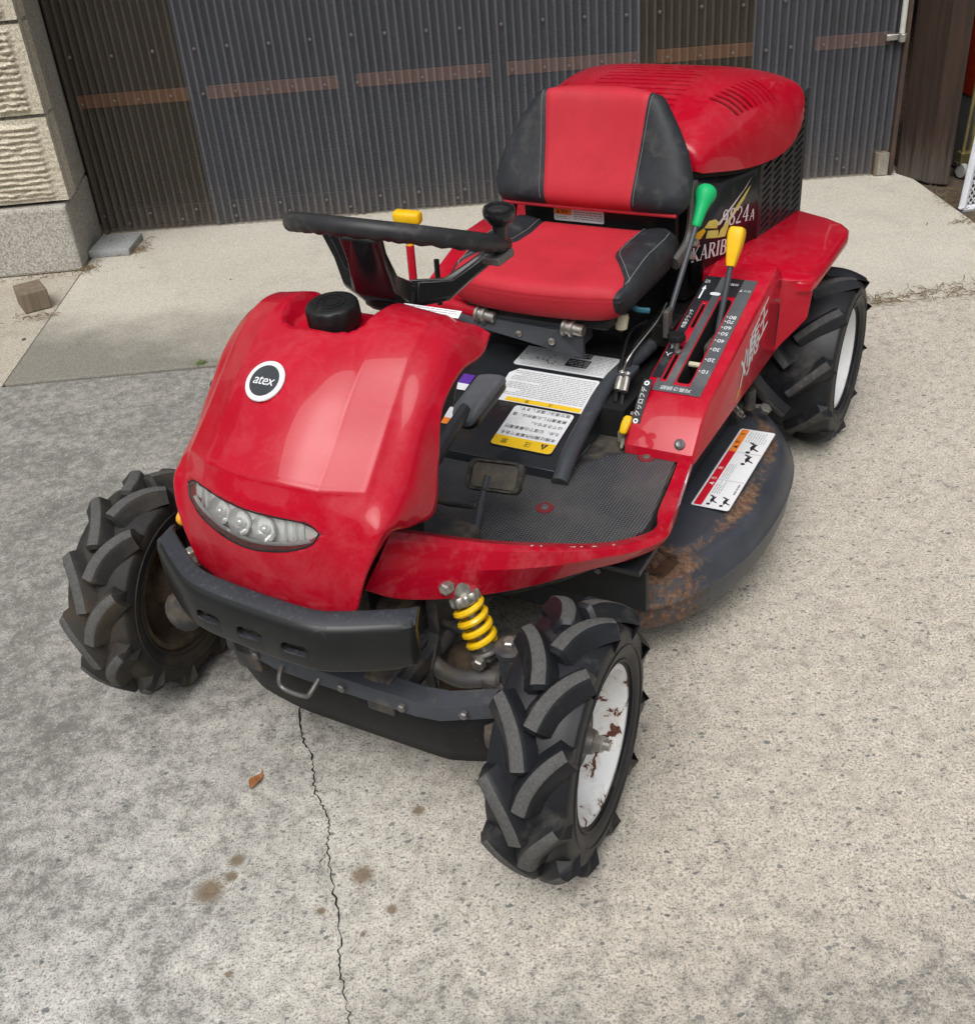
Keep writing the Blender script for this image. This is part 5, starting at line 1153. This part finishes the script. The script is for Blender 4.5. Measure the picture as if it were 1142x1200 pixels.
G().tube(crom([(.50, .16, .56), (.51, .19, .545), (.50, .215, .54)], 5), .006, 8).obj('blue_wire', simple('wire_blue', (.02, .10, .14), .5), seat)
# dark body under the seat
g = G().rings([[Vector((x, y, z)) for x, y in ((.12, -.25), (.50, -.16), (.50, .16), (.12, .25))] for z in (.30, .43)]); g.obj('underbody', 'dark_void', mower, False, bevel=.01)
G().box((0.30, 0, 0.47), (0.30, 0.28, 0.12)).obj('seat_base', 'black_plastic', mower, False, bevel=.008)
G().box((0.20, 0, 0.36), (0.9, 0.44, 0.06)).obj('chassis', 'dark_void', mower, False)
G().box((-0.05, 0, 0.30), (0.60, 0.36, 0.20)).obj('transmission', 'frame', mower, False, bevel=.02)

# ---- side consoles
def con_z(x): return 0.428 + (0.600 - x) * (0.540 - 0.428) / (0.600 - 0.185)
def console(s):
    # outline in x-z, lofted across y with eased edges
    pr = [(.708, .333), (.706, .352), (.664, .398), (.632, .418), (.600, con_z(.600)), (.40, con_z(.40)), (.215, con_z(.215)), (.185, .535), (.150, .515), (.140, .333)]
    R = []
    for y, ins in ((.243, .0045), (.2475, .0), (.375, .0), (.381, .0015), (.384, .007)):
        cxx, czz = .42, .40
        R.append([Vector((x + (-ins if x > .6 else ins if x < .2 else 0), (y + .004 * (x < .3)) * s, z - (ins if z > .36 else 0))) for x, z in pr])
    o = G().rings(R).obj('console', 'red_dull' if s < 0 else 'red', mower, True, 40)
    if s > 0:
        cg = G(); sl = (con_z(.3) - con_z(.5)) / -.2
        def slot(x0, x1, y0, y1):
            P = []
            for a, b_ in rrect(x1 - x0, y1 - y0, min(.006, (y1 - y0) * .4), 3):
                x = (x0 + x1) / 2 + a; P.append(Vector((x, (y0 + y1) / 2 + b_, con_z(x) - .075)))
            cg.prism(P, (0, 0, .12))
        slot(.318, .578, .302, .328); slot(.338, .415, .2725, .2775); slot(.475, .575, .2725, .2775)
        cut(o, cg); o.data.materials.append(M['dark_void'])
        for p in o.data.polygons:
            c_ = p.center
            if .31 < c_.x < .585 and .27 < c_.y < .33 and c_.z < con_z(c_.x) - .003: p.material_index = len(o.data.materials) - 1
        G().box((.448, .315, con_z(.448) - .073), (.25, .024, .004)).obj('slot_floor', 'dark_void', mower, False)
    o.modifiers.new('bevel', 'BEVEL').width = .0012; o.modifiers[-1].limit_method = 'ANGLE'; o.modifiers[-1].angle_limit = math.radians(45)
    return o
both(console)
# printed plate on the left console
px0, pxs = .4265, None
cslope = (con_z(.5) - con_z(.3)) / .2
po_ = Vector((.4265, .305, con_z(.4265) + .0003)); d = Decal(po_, (0, -1, 0), (1, 0, cslope), ['plate_grey', 'white_print', 'red', 'black_print', 'panel_black'])
W2, H2 = .0555, .183
# local: a = -(y-.305), b = (x-.4265)/cos
kx = 1 / math.cos(math.atan(cslope)); X_ = lambda x: (x - .4265) * kx; Y_ = lambda y: -(y - .305)
def plate_strip(y0, y1, x0, x1, m_, lay=1): d.poly([(Y_(y1), X_(x0)), (Y_(y0), X_(x0)), (Y_(y0), X_(x1)), (Y_(y1), X_(x1))], m_, lay)
# the film surrounds the slots: built as a frame of strips
plate_strip(.332, .3605, .248, .610, 'plate_grey'); plate_strip(.2485, .2680, .248, .575, 'panel_black'); plate_strip(.2820, .2985, .248, .610, 'plate_grey')
plate_strip(.2985, .332, .248, .308, 'panel_black'); plate_strip(.2985, .332, .588, .610, 'plate_grey'); plate_strip(.2680, .2820, .248, .330, 'panel_black'); plate_strip(.2680, .2820, .583, .610, 'plate_grey')
plate_strip(.262, .2680, .575, .610, 'plate_grey'); plate_strip(.268, .282, .424, .466, 'red', 1)
for t, x in (('80', .372), ('70', .386), ('60', .405), ('50', .424), ('40', .446), ('30', .473), ('20', .505), ('10', .540)):
    d.text(t, Y_(.347), X_(x), .0155, 'white_print', 3); d.poly([(Y_(.3355) + .0016 * math.cos(a), X_(x) + .0016 * math.sin(a)) for a in np.linspace(0, 2 * PI, 9)[:-1]], 'white_print', 3)
d.text('刈高さ調節', Y_(.308), X_(.599), .0125, 'white_print', 3)
d.text('作業クラッチ', Y_(.258), X_(.392), .0105, 'white_print', 3, rot=-PI / 2)
d.text('切', Y_(.258), X_(.266), .012, 'white_print', 3); d.text('入', Y_(.258), X_(.505), .014, 'white_print', 3)
def arrow(yc, x0, x1):
    sgn = 1 if x1 > x0 else -1; a, b_ = X_(x0), X_(x1); c_ = Y_(yc)
    d.poly([(c_ - .0018, a), (c_ + .0018, a), (c_ + .0018, b_ - sgn * .014), (c_ - .0018, b_ - sgn * .014)], 'white_print', 3); d.poly([(c_ - .0048, b_ - sgn * .014), (c_ + .0048, b_ - sgn * .014), (c_, b_)], 'white_print', 3)
arrow(.258, .325, .280); arrow(.258, .448, .490)
d.poly([(Y_(.287) + a, X_(.305) + b_) for a, b_ in capsule2(.022, .010)], 'white_print', 3); d.text('フリー', Y_(.287), X_(.305), .006, 'panel_black', 4)
d.text('移動時', Y_(.312), X_(.268), .009, 'white_print', 3); d.text('ロック', Y_(.345), X_(.285), .0085, 'white_print', 3)
d.poly([(Y_(.336) + .002 * math.cos(a), X_(.287) + .002 * math.sin(a)) for a in np.linspace(0, 2 * PI, 9)[:-1]], 'white_print', 3)
d.obj('console_plate', mower)
# 'differential lock' strip on the inner front corner
def cfz(x): return float(np.interp(x, [.600, .632, .664, .706], [con_z(.600), .418, .398, .352]))
d = Decal((.640, .2555, .4140), (0, -1, 0), (.072, 0, -.062), ['panel_black', 'white_print', 'black_print'], surf=lambda x, y: .0045 * math.cos(y / .05 * PI / 2) + .0005)
for k in range(6): d.poly([(-.009, -.046 + k * .0155), (.009, -.046 + k * .0155), (.009, -.046 + (k + 1) * .0155), (-.009, -.046 + (k + 1) * .0155)], 'panel_black', 1)
d.poly([(.001 + .0055 * math.cos(a), -.037 + .0055 * math.sin(a)) for a in np.linspace(0, 2 * PI, 15)[:-1]], 'white_print', 2); d.poly([(.001 + .0025 * math.cos(a), -.037 + .0025 * math.sin(a)) for a in np.linspace(0, 2 * PI, 15)[:-1]], 'black_print', 3)
for k, ch in enumerate('デフロック'): d.text(ch, .001, -.022 + k * .0125, .0125, 'white_print', 3, rot=-PI / 2)
d.poly([(.001 + .005 * math.cos(a), .043 + .005 * math.sin(a)) for a in np.linspace(0, 2 * PI, 15)[:-1]], 'white_print', 2); d.poly([(.001 + .0022 * math.cos(a), .043 + .0022 * math.sin(a)) for a in np.linspace(0, 2 * PI, 15)[:-1]], 'black_print', 3)
d.obj('lever_label', mower)
# brush-lettered decal on the console's outer side
d = Decal((.345, .3850, .412), (-1, 0, 0), (0, 0, 1), ['white_print', 'yellow_print', 'black_print', 'red_print'])
bse = [(-.125, -.062), (-.10, -.055), (.13, .052), (.155, .072), (.11, .066), (-.02, .012)]
for ch, x, y, s_ in (('刈', -.066, -.014, .074), ('馬', -.008, .010, .080), ('王', .052, .036, .074)):
    d.text(ch, x + .003, y - .003, s_, 'black_print', 2, shear=.35, rot=.30); [d.text(ch, x + ox, y + oy, s_, 'white_print', 3 + kk, shear=.35, rot=.30) for kk, (ox, oy) in enumerate(((0, 0), (.0018, 0), (0, .0018), (.0018, .0018)))]
for P in ([(-.118, -.066), (-.085, -.040), (-.060, -.018), (-.072, -.034), (-.095, -.056)], [(.020, -.012), (.075, .022), (.108, .064), (.098, .030), (.060, .0)], [(-.10, -.06), (-.075, -.035), (-.08, -.045)]): d.poly(P, 'yellow_print', 2)
d.obj('brush_decal', mower)
for P in ((.708, .345, .362), ): G().lathe([(.0105, 0), (.0105, .003), (.006, .006), (.002, .005)], 16, (.695, .352, .366), (.7, 0, .6)).obj('console_screw', 'tarnished', mower)
for x, z in ((.30, .455), (.50, .352)): G().lathe([(.004, 0), (.003, .002)], 10, (x, .3845, z), (0, 1, 0)).obj('side_rivet', 'tarnished', mower)
# levers of the left console
lv = empty('height_lever', (0, 0, 0), (0, 0, 0), mower)
a, b_ = Vector((.385, .316, .43)), Vector((.303, .318, .585))
G().tube([a, a.lerp(b_, .5), b_], .0062, 10).obj('lever_rod', 'charcoal', lv)
ax = (b_ - a).normalized(); R = []
for h, sx_, sy_ in ((-.012, .0085, .0085), (.0, .0105, .011), (.018, .0125, .0135), (.034, .0145, .0160), (.050, .0155, .0170), (.060, .0150, .0165), (.066, .0125, .014), (.068, .007, .009)):
    u = Vector((0, 1, 0)); v = ax.cross(u).normalized(); R.append([b_ + ax * h + u * x + v * y for x, y in rrect(sy_ * 2, sx_ * 2, min(sx_, sy_) * .45, 3)])
G().rings(R).obj('grip', 'yellow', lv, True, 45)
G().box((.40, .315, .425), (.07, .018, .05)).obj('lever_pivot', 'frame', lv, False, bevel=.006)
G().tube([(.505, .297, .440), (.505, .333, .440)], .0055, 10).obj('pivot_pin', 'cream', lv)
gl = empty('clutch_lever', (0, 0, 0), (0, 0, 0), mower)
a, b_ = Vector((.415, .226, .500)), Vector((.262, .236, .672)); ax = (b_ - a).normalized()
G().tube([a, b_], .0058, 10).obj('lever_rod', 'charcoal', gl)
G().lathe([(.0075, -.035), (.010, -.030), (.0125, .0), (.0165, .018), (.0215, .030), (.0225, .040), (.0200, .049), (.0130, .055), (.002, .057)], 24, b_ + ax * -.004, ax).obj('grip', 'green', gl)
G().box((.425, .226, .485), (.028, .012, .06)).obj('lever_pivot', 'tarnished', gl, False, bevel=.003)
G().box((.395, .215, .455), (.07, .05, .05)).obj('lever_mount', 'black_plastic', gl, False, bevel=.004)
kn = empty('star_knob', (0, 0, 0), (0, 0, 0), mower); kc = Vector((.487, .268, .478)); g = G(); R = []
for h, r, d_ in ((0, .014, .3), (.002, .0185, 1), (.010, .0195, 1), (.014, .0175, 1), (.0155, .012, 0), (.0150, .009, 0), (.0150, .002, 0)):
    R.append([kc + Vector((math.cos(q_) * r * (1 - .12 * d_ * (0.5 + .5 * math.cos(6 * q_))), math.sin(q_) * r * (1 - .12 * d_ * (.5 + .5 * math.cos(6 * q_))), h)) for q_ in (2 * PI * k / 48 for k in range(48))])
g.rings(R); g.obj('knob', 'black_plastic', kn, True, 40); G().cyl(kc - Vector((0, 0, .03)), kc, .006, .006, 10).obj('stem', 'steel', kn)
G().lathe([(.007, 0), (.007, .006), (.004, .007)], 12, (.497, .275, con_z(.497)), (cslope * -1, 0, 1)).obj('slot_stud', 'tarnished', kn)
dl = empty('lock_lever', (0, 0, 0), (0, 0, 0), mower)
R = [[Vector((.676, .240, .392)) + Vector((.028, -.004, -.030)).normalized() * h + Vector((0, 1, 0)) * x + Vector((.7, 0, .7)) * y for x, y in rrect(w_, t_, .004, 3)] for h, w_, t_ in ((-.004, .012, .008), (.0, .016, .012), (.012, .018, .014), (.030, .015, .012), (.033, .010, .008))]
G().rings(R).obj('grip', 'yellow', dl, True, 45); G().ell((.674, .262, .366), (.008, .008, .008), 12, 8).obj('pivot_ball', 'black_plastic', dl); G().tube([(.655, .24, .392), (.62, .235, .37)], .004, 7).obj('lever_rod', 'tarnished', dl)
g = G().box((.672, .228, .350), (.022, .016, .022)); g.cyl((.682, .232, .346), (.703, .236, .338), .006, .003, 8); g.obj('switch', simple('switch_grey', (.22, .21, .16), .5), mower, True, 40, bevel=.003)
# throttle lever on the far console
tl_ = empty('throttle_lever', (0, 0, 0), (0, 0, 0), mower)
G().tube([(.60, -.272, .50), (.588, -.276, .655)], .009, 10).obj('lever_post', 'red', tl_); G().tube([(.588, -.276, .65), (.583, -.278, .70)], .007, 10).obj('lever_rod', 'yellow', tl_)
R = [[Vector((.582, -.278, .712)) + Vector((-.2, 1, -.06)).normalized() * h + Vector((1, .2, 0)).normalized() * x + Vector((0, 0, 1)) * y for x, y in rrect(.030 * k_, .026 * k_, .008, 3)] for h, k_ in ((-.028, .8), (-.024, 1), (.024, 1), (.028, .8))]
G().rings(R).obj('grip', 'yellow', tl_, True, 45)
G().tube([(.52, -.262, .50), (.515, -.262, .60)], .006, 8).obj('second_lever', 'black_plastic', mower)

# ---- rear fenders
def fender(s):
    top = [(.158, .384), (.157, .430), (.146, .450), (.120, .4545), (-.165, .4565), (-.205, .450), (-.238, .428), (-.272, .385), (-.312, .305), (-.325, .20), (.158, .20)]
    cxm, cym = -.05, .33
    R = []
    for z, k in ((.474, 0.0), (.490, .0), (.4965, -.003), (.4995, -.010)):
        R.append([Vector((x + (k if x > 0 else -k) * (abs(x) > .1), (y + k * (y > .3)) * s, z)) for x, y in top])
    G().rings(R).obj('rear_fender', 'red', mower, True, 50)
    front = [(.160, .384, .497), (.155, .432, .497), (.145, .4495, .494), (.132, .450, .470), (.122, .441, .400), (.135, .420, .374), (.160, .400, .352), (.178, .386, .334), (.178, .384, .36), (.172, .384, .45)]
    A = [Vector((x, y * s, z)) for x, y, z in front]; B = [p + Vector((-.006, 0, -.001)) for p in A]
    G().rings([B, A]).obj('fender_front', 'red', mower, True, 30, bevel=.0015)
    G().tube([(.176, .3865 * s, .35), (.168, .388 * s, .42), (.160, .3865 * s, .497)], .0022, 6).obj('joint_seam', 'dark_void', mower)
    G().lathe([(.005, 0), (.004, .003)], 10, (.172, .386 * s, .455), (.3, s, 0)).obj('fender_screw', 'tarnished', mower)
both(fender)

# ---- engine cover, side panels, grille
eng = empty('engine_housing', (0, 0, 0), (0, 0, 0), mower)
pts = [(.205, -.199), (-.06, -.252), (-.305, -.301), (-.34, -.27), (-.34, .27), (-.305, .301), (-.06, .252), (.205, .199)]
G().rings([[Vector((x * .97, y * .93, z)) for x, y in pts] for z in (.44, .70)]).obj('engine_core', 'dark_void', eng, False)
def side(s):
    A = [(.205, .199), (.07, .226), (-.045, .249), (-.066, .256), (-.075, .262)]
    R = [[Vector((x, (y - d_) * s, z)) for x, y in A] for d_, z in ((0.0, .478), (0.0, .72))]
    o = G().rings(R, False, False, False).obj('side_panel', 'panel_black', eng, True, 60); m_ = o.modifiers.new('t', 'SOLIDIFY'); m_.thickness = .004; m_.offset = 0
    # grille: one plate with its slots cut through
    p0 = Vector((-.075, .262 * s, 0)); p1 = Vector((-.312, .304 * s, 0)); t = (p1 - p0); Lg = t.length; t.normalize(); nn = Vector((-t.y, t.x, 0)) * (-1 if s > 0 else 1)
    if nn.y * s < 0: nn = -nn
    P = [p0 + Vector((0, 0, .480)), p0 + Vector((0, 0, .715)), p1 + Vector((0, 0, .79)), p1 + Vector((0, 0, .480))]
    o = G().prism(P, nn * -.005).obj('grille', 'panel_black', eng, False)
    cg = G(); ncol = 4
    for c_ in range(ncol):
        for r_ in range(17):
            z = .494 + r_ * .0168
            xc = (c_ + .5) / ncol * (Lg - .02) + .012
            if z > .69 + .03 * c_: continue
            Q = [p0 + t * (xc + a * math.cos(.30) - b2 * math.sin(.30)) + Vector((0, 0, z + a * math.sin(.30) + b2 * math.cos(.30))) + nn * .004 for a, b2 in capsule2(.046, .0078, 2)]
            cg.prism(Q, nn * -.02)
    cut(o, cg)
    G().lathe([(.007, 0), (.007, .006), (.004, .008)], 6, (-.075, .263 * s, .490), (0, s, 0)).obj('panel_bolt', 'steel', eng)
both(side)
G().prism([(-.312, -.30, .48), (-.312, .30, .48), (-.312, .30, .78), (-.312, -.30, .78)], (-.006, 0, 0)).obj('rear_panel', 'panel_black', eng, False)
cs = [(.218, .208, .736, .772), (.208, .220, .730, .798), (.168, .234, .722, .818), (.10, .252, .708, .836), (.03, .267, .696, .849), (-.05, .281, .687, .858), (-.13, .293, .684, .860), (-.19, .301, .693, .856), (-.235, .304, .711, .848), (-.268, .303, .736, .838), (-.295, .294, .760, .826), (-.320, .270, .778, .812), (-.338, .20, .788, .796)]
NP = 64; g = G(); R = []
csI = crom(cs, 4)
for x, hw, ez, tz in csI:
    sec = []
    for k in range(NP + 1):
        a = PI * k / NP; c_, s_ = math.cos(a), math.sin(a)
        y = hw * math.copysign(abs(c_) ** 0.46, c_); z = ez + (tz - ez) * abs(s_) ** 0.66 
        sec.append(Vector((x, y, z)))
    R.append(sec)
g.rings(R, False, False, False); g.add(R[0], [tuple(range(NP + 1))]); g.add(R[-1], [tuple(range(NP, -1, -1))])
cov = g.obj('engine_cover', 'red', eng, True, 50)
sm = cov.modifiers.new('t', 'SOLIDIFY'); sm.thickness = .004; sm.offset = 0
cg = G()
def cov_slot(x, y0, y1, wd):
    P = [Vector((x + b_, (y0 + y1) / 2 + a, .66)) for a, b_ in capsule2(abs(y1 - y0), wd, 3)]; cg.prism(P, (0, 0, .30))
for k in range(9): 
    for s in (1, -1): cov_slot(.040 - k * .021, s * (.172 + .0050 * k), s * (.240 + .0040 * k), .0115 if k < 4 else .008)
for k in range(11): cov_slot(.10 - k * .026, -.115, .115, .0075)
cut(cov, cg)
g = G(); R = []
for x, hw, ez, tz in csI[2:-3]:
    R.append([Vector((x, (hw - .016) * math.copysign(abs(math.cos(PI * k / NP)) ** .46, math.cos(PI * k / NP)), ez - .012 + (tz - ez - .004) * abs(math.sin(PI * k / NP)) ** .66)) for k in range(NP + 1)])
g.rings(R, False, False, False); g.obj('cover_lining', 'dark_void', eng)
# bolt-of-lightning decal with the model lettering
dn = Vector((.2, 1, 0)).normalized()
def on_panel(x): return .24 - .2 * x + .0026
d = Decal((0, on_panel(0), 0), (-1, .2, 0), (0, 0, 1), ['white_print', 'pale_yellow', 'yellow_print'])
S_ = lambda x: -x * math.sqrt(1.04)
def pp(pts, m_, lay): d.poly([(S_(x), z) for x, z in pts], m_, lay)
pp([(-.046, .655), (-.011, .634), (.097, .591), (.101, .585), (.093, .583), (-.020, .636)], 'white_print', 1)
pp([(-.043, .635), (-.013, .611), (.049, .578), (.068, .549), (.099, .556), (.092, .570), (.057, .586), (.011, .611), (-.032, .632)], 'pale_yellow', 1)
pp([(.099, .556), (.154, .571), (.146, .586), (.100, .574)], 'pale_yellow', 1); pp([(.143, .607), (.113, .602), (.097, .589), (.108, .580), (.163, .597)], 'pale_yellow', 2); pp([(.163, .597), (.204, .595), (.232, .580), (.192, .580), (.175, .577), (.155, .588)], 'yellow_print', 1)
def quad(x0, y0, x1, y1, w_):
    t = Vector((x1 - x0, y1 - y0)).normalized(); n_ = Vector((-t.y, t.x)) * w_ / 2; return [(x0 - n_.x, y0 - n_.y), (x1 - n_.x, y1 - n_.y), (x1 + n_.x, y1 + n_.y), (x0 + n_.x, y0 + n_.y)]
def arc(cx_, cy_, rx, ry, a0, a1, tk, tn, n_=10):
    out = []
    for k in range(n_):
        qa, qb = math.radians(a0 + (a1 - a0) * k / n_), math.radians(a0 + (a1 - a0) * (k + 1) / n_); P = []
        for q_, o_ in ((qa, 1), (qb, 1), (qb, -1), (qa, -1)):
            wd = (tn + (tk - tn) * math.cos(q_) ** 2) / 2 * o_; P.append((cx_ + (rx + wd) * math.cos(q_), cy_ + (ry + min(abs(wd), tn) * o_) * math.sin(q_)))
        out.append(P)
    return out
K, T_ = .18, .075
def serif(x, y, w_=.26): return quad(x - w_ / 2, y, x + w_ / 2, y, .05)
GL = {   # roman letters, unit height: list of filled quads, advance
 'K': ([quad(.16, 0, .16, 1, K), quad(.2, .42, .66, .97, T_), quad(.3, .52, .70, .02, K), serif(.16, .025), serif(.16, .975), serif(.66, .975), serif(.72, .025)], .86),
 'A': ([quad(.10, 0, .40, 1, T_), quad(.38, .98, .70, 0, K), quad(.22, .34, .56, .34, T_), serif(.10, .025), serif(.72, .025)], .84),
 'R': ([quad(.16, 0, .16, 1, K), serif(.16, .025), serif(.12, .975, .2), *arc(.36, .73, .22, .22, -90, 90, K, T_), quad(.16, .95, .37, .95, T_), quad(.16, .51, .37, .51, T_), quad(.36, .5, .70, .02, K), serif(.74, .025, .2)], .84),
 'I': ([quad(.16, 0, .16, 1, K), serif(.16, .025), serif(.16, .975)], .40),
 'B': ([quad(.16, 0, .16, 1, K), *arc(.36, .75, .19, .21, -90, 90, K, T_), *arc(.38, .28, .23, .25, -90, 90, K, T_), quad(.08, .965, .37, .965, T_), quad(.16, .54, .4, .54, T_), quad(.08, .025, .4, .025, T_)], .74),
 'O': (arc(.42, .5, .34, .48, 0, 360, K, T_, 24), .90),
 '9': ([*arc(.32, .70, .20, .27, 0, 360, .15, T_, 20), *arc(.05, .62, .47, .58, -62, 12, .15, .07)], .68),
 '8': ([*arc(.32, .75, .18, .22, 0, 360, .14, T_, 20), *arc(.32, .27, .22, .25, 0, 360, .15, T_, 20)], .68),
 '2': ([*arc(.31, .72, .21, .25, -25, 165, .12, T_), quad(.49, .63, .10, .06, .08), quad(.08, .05, .56, .05, .10)], .68),
 '4': ([quad(.44, 0, .44, 1, .15), quad(.42, .97, .06, .30, T_), quad(.05, .30, .62, .30, .06), serif(.44, .025, .22)], .70)}
def roman(txt, x0, z0, x1, z1, h, lay):
    a = Vector((S_(x0), z0)); b_ = Vector((S_(x1), z1)); t = (b_ - a).normalized(); n_ = Vector((-t.y, t.x)); adv = sum(GL[c_][1] for c_ in txt); k = (b_ - a).length / adv; x = 0
    for c_ in txt:
        for i, P in enumerate(GL[c_][0]):
            d.poly([tuple(a + t * ((x + px_) * k) + n_ * (py_ * h)) for px_, py_ in P], 'white_print', lay + i * .05)
        x += GL[c_][1]
roman('KARIBAO', .216, .536, -.012, .494, .034, 3)
roman('9824', .090, .576, -.038, .554, .038, 3); roman('A', -.040, .553, -.068, .548, .025, 3)
d.obj('model_decal', eng)

# ---- cutting deck
half = [(.945, 0), (.945, .29), (.944, .345), (.930, .385), (.890, .428), (.840, .456), (.770, .483), (.690, .503), (.580, .514), (.460, .511), (.360, .494), (.280, .463), (.215, .421), (.172, .375), (.145, .325), (.13, .25), (.13, 0)]
hc = crom(half, 8); hc = [tuple(p) for p in hc]
outl = hc + [(x, -y) for x, y in hc[-2:0:-1]]
cen = np.array([.55, 0.0])
def offs(P, d_):
    n_ = len(P); out = []
    for i in range(n_):
        a, b_ = np.array(P[i - 1]), np.array(P[(i + 1) % n_]); t = b_ - a; t /= np.linalg.norm(t) + 1e-9; out.append((P[i][0] + t[1] * -d_ * -1 * -1, P[i][1] - t[0] * -d_ * -1 * -1))
    return out
def inset(P, d_):
    """shrink toward the plate's long axis by d_"""
    out = []
    for i in range(len(P)):
        a, b_ = np.array(P[i - 1]), np.array(P[(i + 1) % len(P)]); t = b_ - a; t /= np.linalg.norm(t) + 1e-9; nrm_ = np.array((-t[1], t[0]))
        p = np.array(P[i]); c_ = np.array((min(max(p[0], .4), .7), p[1] * .3))
        if nrm_.dot(c_ - p) < 0: nrm_ = -nrm_
        out.append(tuple(p + nrm_ * d_))
    return out
ringspec = [(.014, .100), (.007, .102), (.005, .110), (.004, .148), (-.001, .1505), (-.0015, .157), (.001, .160), (.005, .169), (.011, .180), (.018, .1905), (.024, .1975), (.030, .2022), (.038, .2045), (.052, .2055), (.057, .2080), (.062, .2115), (.068, .2130), (.10, .2165), (.15, .2190)]
R = [[Vector((x, y, z)) for x, y in inset(outl, d_)] for d_, z in ringspec]
g = G().rings(R, True, False, True)
me = g.mesh('mower_deck', 'deck', True, 32)
at = me.attributes.new('rust', 'FLOAT', 'POINT')
vals = []
for v in me.vertices:
    x, y, z = v.co; dd = min(math.hypot(x - a, abs(y) - b_) for a, b_ in hc[::2])
    r_ = max(0, 1 - abs(dd - .055) / .034) * (1.0 if z > .2 else 0) * (.75 + .25 * math.sin(x * 23)); r_ = max(r_, 1.0 * sstep((x - .74) / .14) * sstep((abs(y) - .24) / .12) * (1 if z > .195 else .62), .55 * max(0, (.125 - z) / .03), .8 * sstep((.24 - x) / .05) * (z > .2) * (abs(y) > .3))
    vals.append(r_)
at.data.foreach_set('value', vals)
link('mower_deck', me, mower)
d = Decal((.5055, .407, .2207), (-1, 0, 0), (0, -1, -.02), ['white_print', 'red_print', 'orange_print', 'black_print', 'grey_print'])
d.poly(rrect(.332, .078, .006), 'grey_print', 0); d.poly(rrect(.330, .076, .006), 'white_print', 1)
d.poly([(-.161, .018), (.062, .018), (.062, .034), (-.161, .034)], 'red_print', 2); d.poly([(.062, .018), (.161, .018), (.161, .034), (.062, .034)], 'orange_print', 2)
d.poly([(-.082, .021), (-.070, .021), (-.076, .031)], 'white_print', 3); d.text('危', -.055, .026, .011, 'white_print', 3); d.text('険', -.012, .026, .011, 'white_print', 3)
d.poly([(.076, .021), (.088, .021), (.082, .031)], 'black_print', 3); d.text('警', .104, .026, .011, 'black_print', 3); d.text('告', .140, .026, .011, 'black_print', 3)
for x in (-.056, .062): d.rect(x - .0006, -.036, x + .0006, .018, 'grey_print', 2)
d.dashes(-.110, -.060, -.004, .015, 4, 'grey_print', 2, .3, .4, 3); d.dashes(-.050, .010, -.002, .015, 4, 'grey_print', 2, .3, .4, 4); d.dashes(.108, .156, -.030, .014, 8, 'grey_print', 2, .25, .4, 5); d.dashes(-.105, -.062, -.034, -.026, 1, 'grey_print', 2, .5, .3, 6)
def fig(x, y, k):
    for P in ([(0, 0), (.012, .004), (.022, .002), (.026, -.006), (.020, -.004), (.010, -.003)], [(.022, .002), (.028, .010), (.030, .008), (.026, -.002)], [(.008, .0), (.002, -.012), (.005, -.012), (.013, -.001)]): d.poly([(x + a * k, y + b_ * k) for a, b_ in P], 'black_print', 2)
    d.poly([(x - .004 * k + .004 * k * math.cos(a), y + .003 * k + .004 * k * math.sin(a)) for a in np.linspace(0, 2 * PI, 9)[:-1]], 'black_print', 2)
fig(-.148, .004, 1.0); fig(-.148, -.022, 1.0); fig(.022, -.014, 1.2); fig(.072, -.010, 1.3)
d.obj('deck_label', mower)
# brackets and springs on the deck
g = G()
P = [Vector((.30 + .055 * t, .322 + .050 * t, .262)) + Vector((0, .0065 * math.cos(2 * PI * 9 * t), .0065 * math.sin(2 * PI * 9 * t))) for t in np.linspace(0, 1, 120)]
g.tube(P, .0018, 5); g.obj('return_spring', 'steel', mower)
g = G().box((.285, .33, .236), (.08, .05, .035)); g.cyl((.275, .365, .235), (.275, .365, .285), .014, .014, 14); g.cyl((.31, .31, .25), (.31, .31, .29), .010, .010, 12); g.obj('deck_hinge', 'frame', mower, True, 30, bevel=.003)
g = G().lathe([(.014, 0), (.014, .009), (.010, .012)], 6, (.268, .398, .235), (.2, .5, 1)); g.cyl((.268, .37, .24), (.265, .40, .242), .006, .006, 8); g.obj('deck_nut', 'tarnished', mower, True, 20)
g = G().prism([(.905, .375, .213), (.90, .40, .213), (.855, .41, .214), (.85, .388, .214)], (0, 0, .003)); g.tube(crom([(.895, .375, .22), (.905, .37, .25), (.885, .375, .262), (.87, .385, .24), (.845, .402, .217)], 4), .0035, 6)
P = [Vector((.93 - .03 * t, .365, .236)) + Vector((0, .007 * math.cos(2 * PI * 6 * t), .007 * math.sin(2 * PI * 6 * t))) for t in np.linspace(0, 1, 80)]
g.tube(P, .0018, 5); g.obj('deck_latch', simple('rusted_latch', (.055, .035, .024), .8, metal=.3, dirt=(.16, .07, .03), dirt_amt=.5, dscale=60), mower)
both(lambda s: G().box((.60, s * .335, .262), (.62, .012, .085)).obj('side_guard', 'panel_black', mower, False, bevel=.002))
G().box((.46, 0, .24), (.50, .42, .05)).obj('belt_cover', 'frame', mower, False, bevel=.01)
# indicator on the far side of the hood, far mirror stub
g = G().ell((1.405, -.205, .505), (.02, .012, .014), 14, 8); g.obj('side_lamp', 'amber', mower); G().lathe([(.016, -.02), (.016, 0), (.012, .006)], 16, (1.41, -.20, .500), (.7, -.7, 0)).obj('side_lamp_base', 'frame', mower)
g = G().rings([[Vector((1.23, -.225, .640)) + Vector((x, 0, 0)) * 1.0 + Vector((0, -1, 0)) * h + Vector((0, 0, y)) for x, y in rrect(.034 * k_, .030 * k_, .008, 3)] for h, k_ in ((0, .8), (.004, 1), (.026, 1), (.030, .85))]); g.obj('far_pedal', 'black_plastic', mower, True, 40)
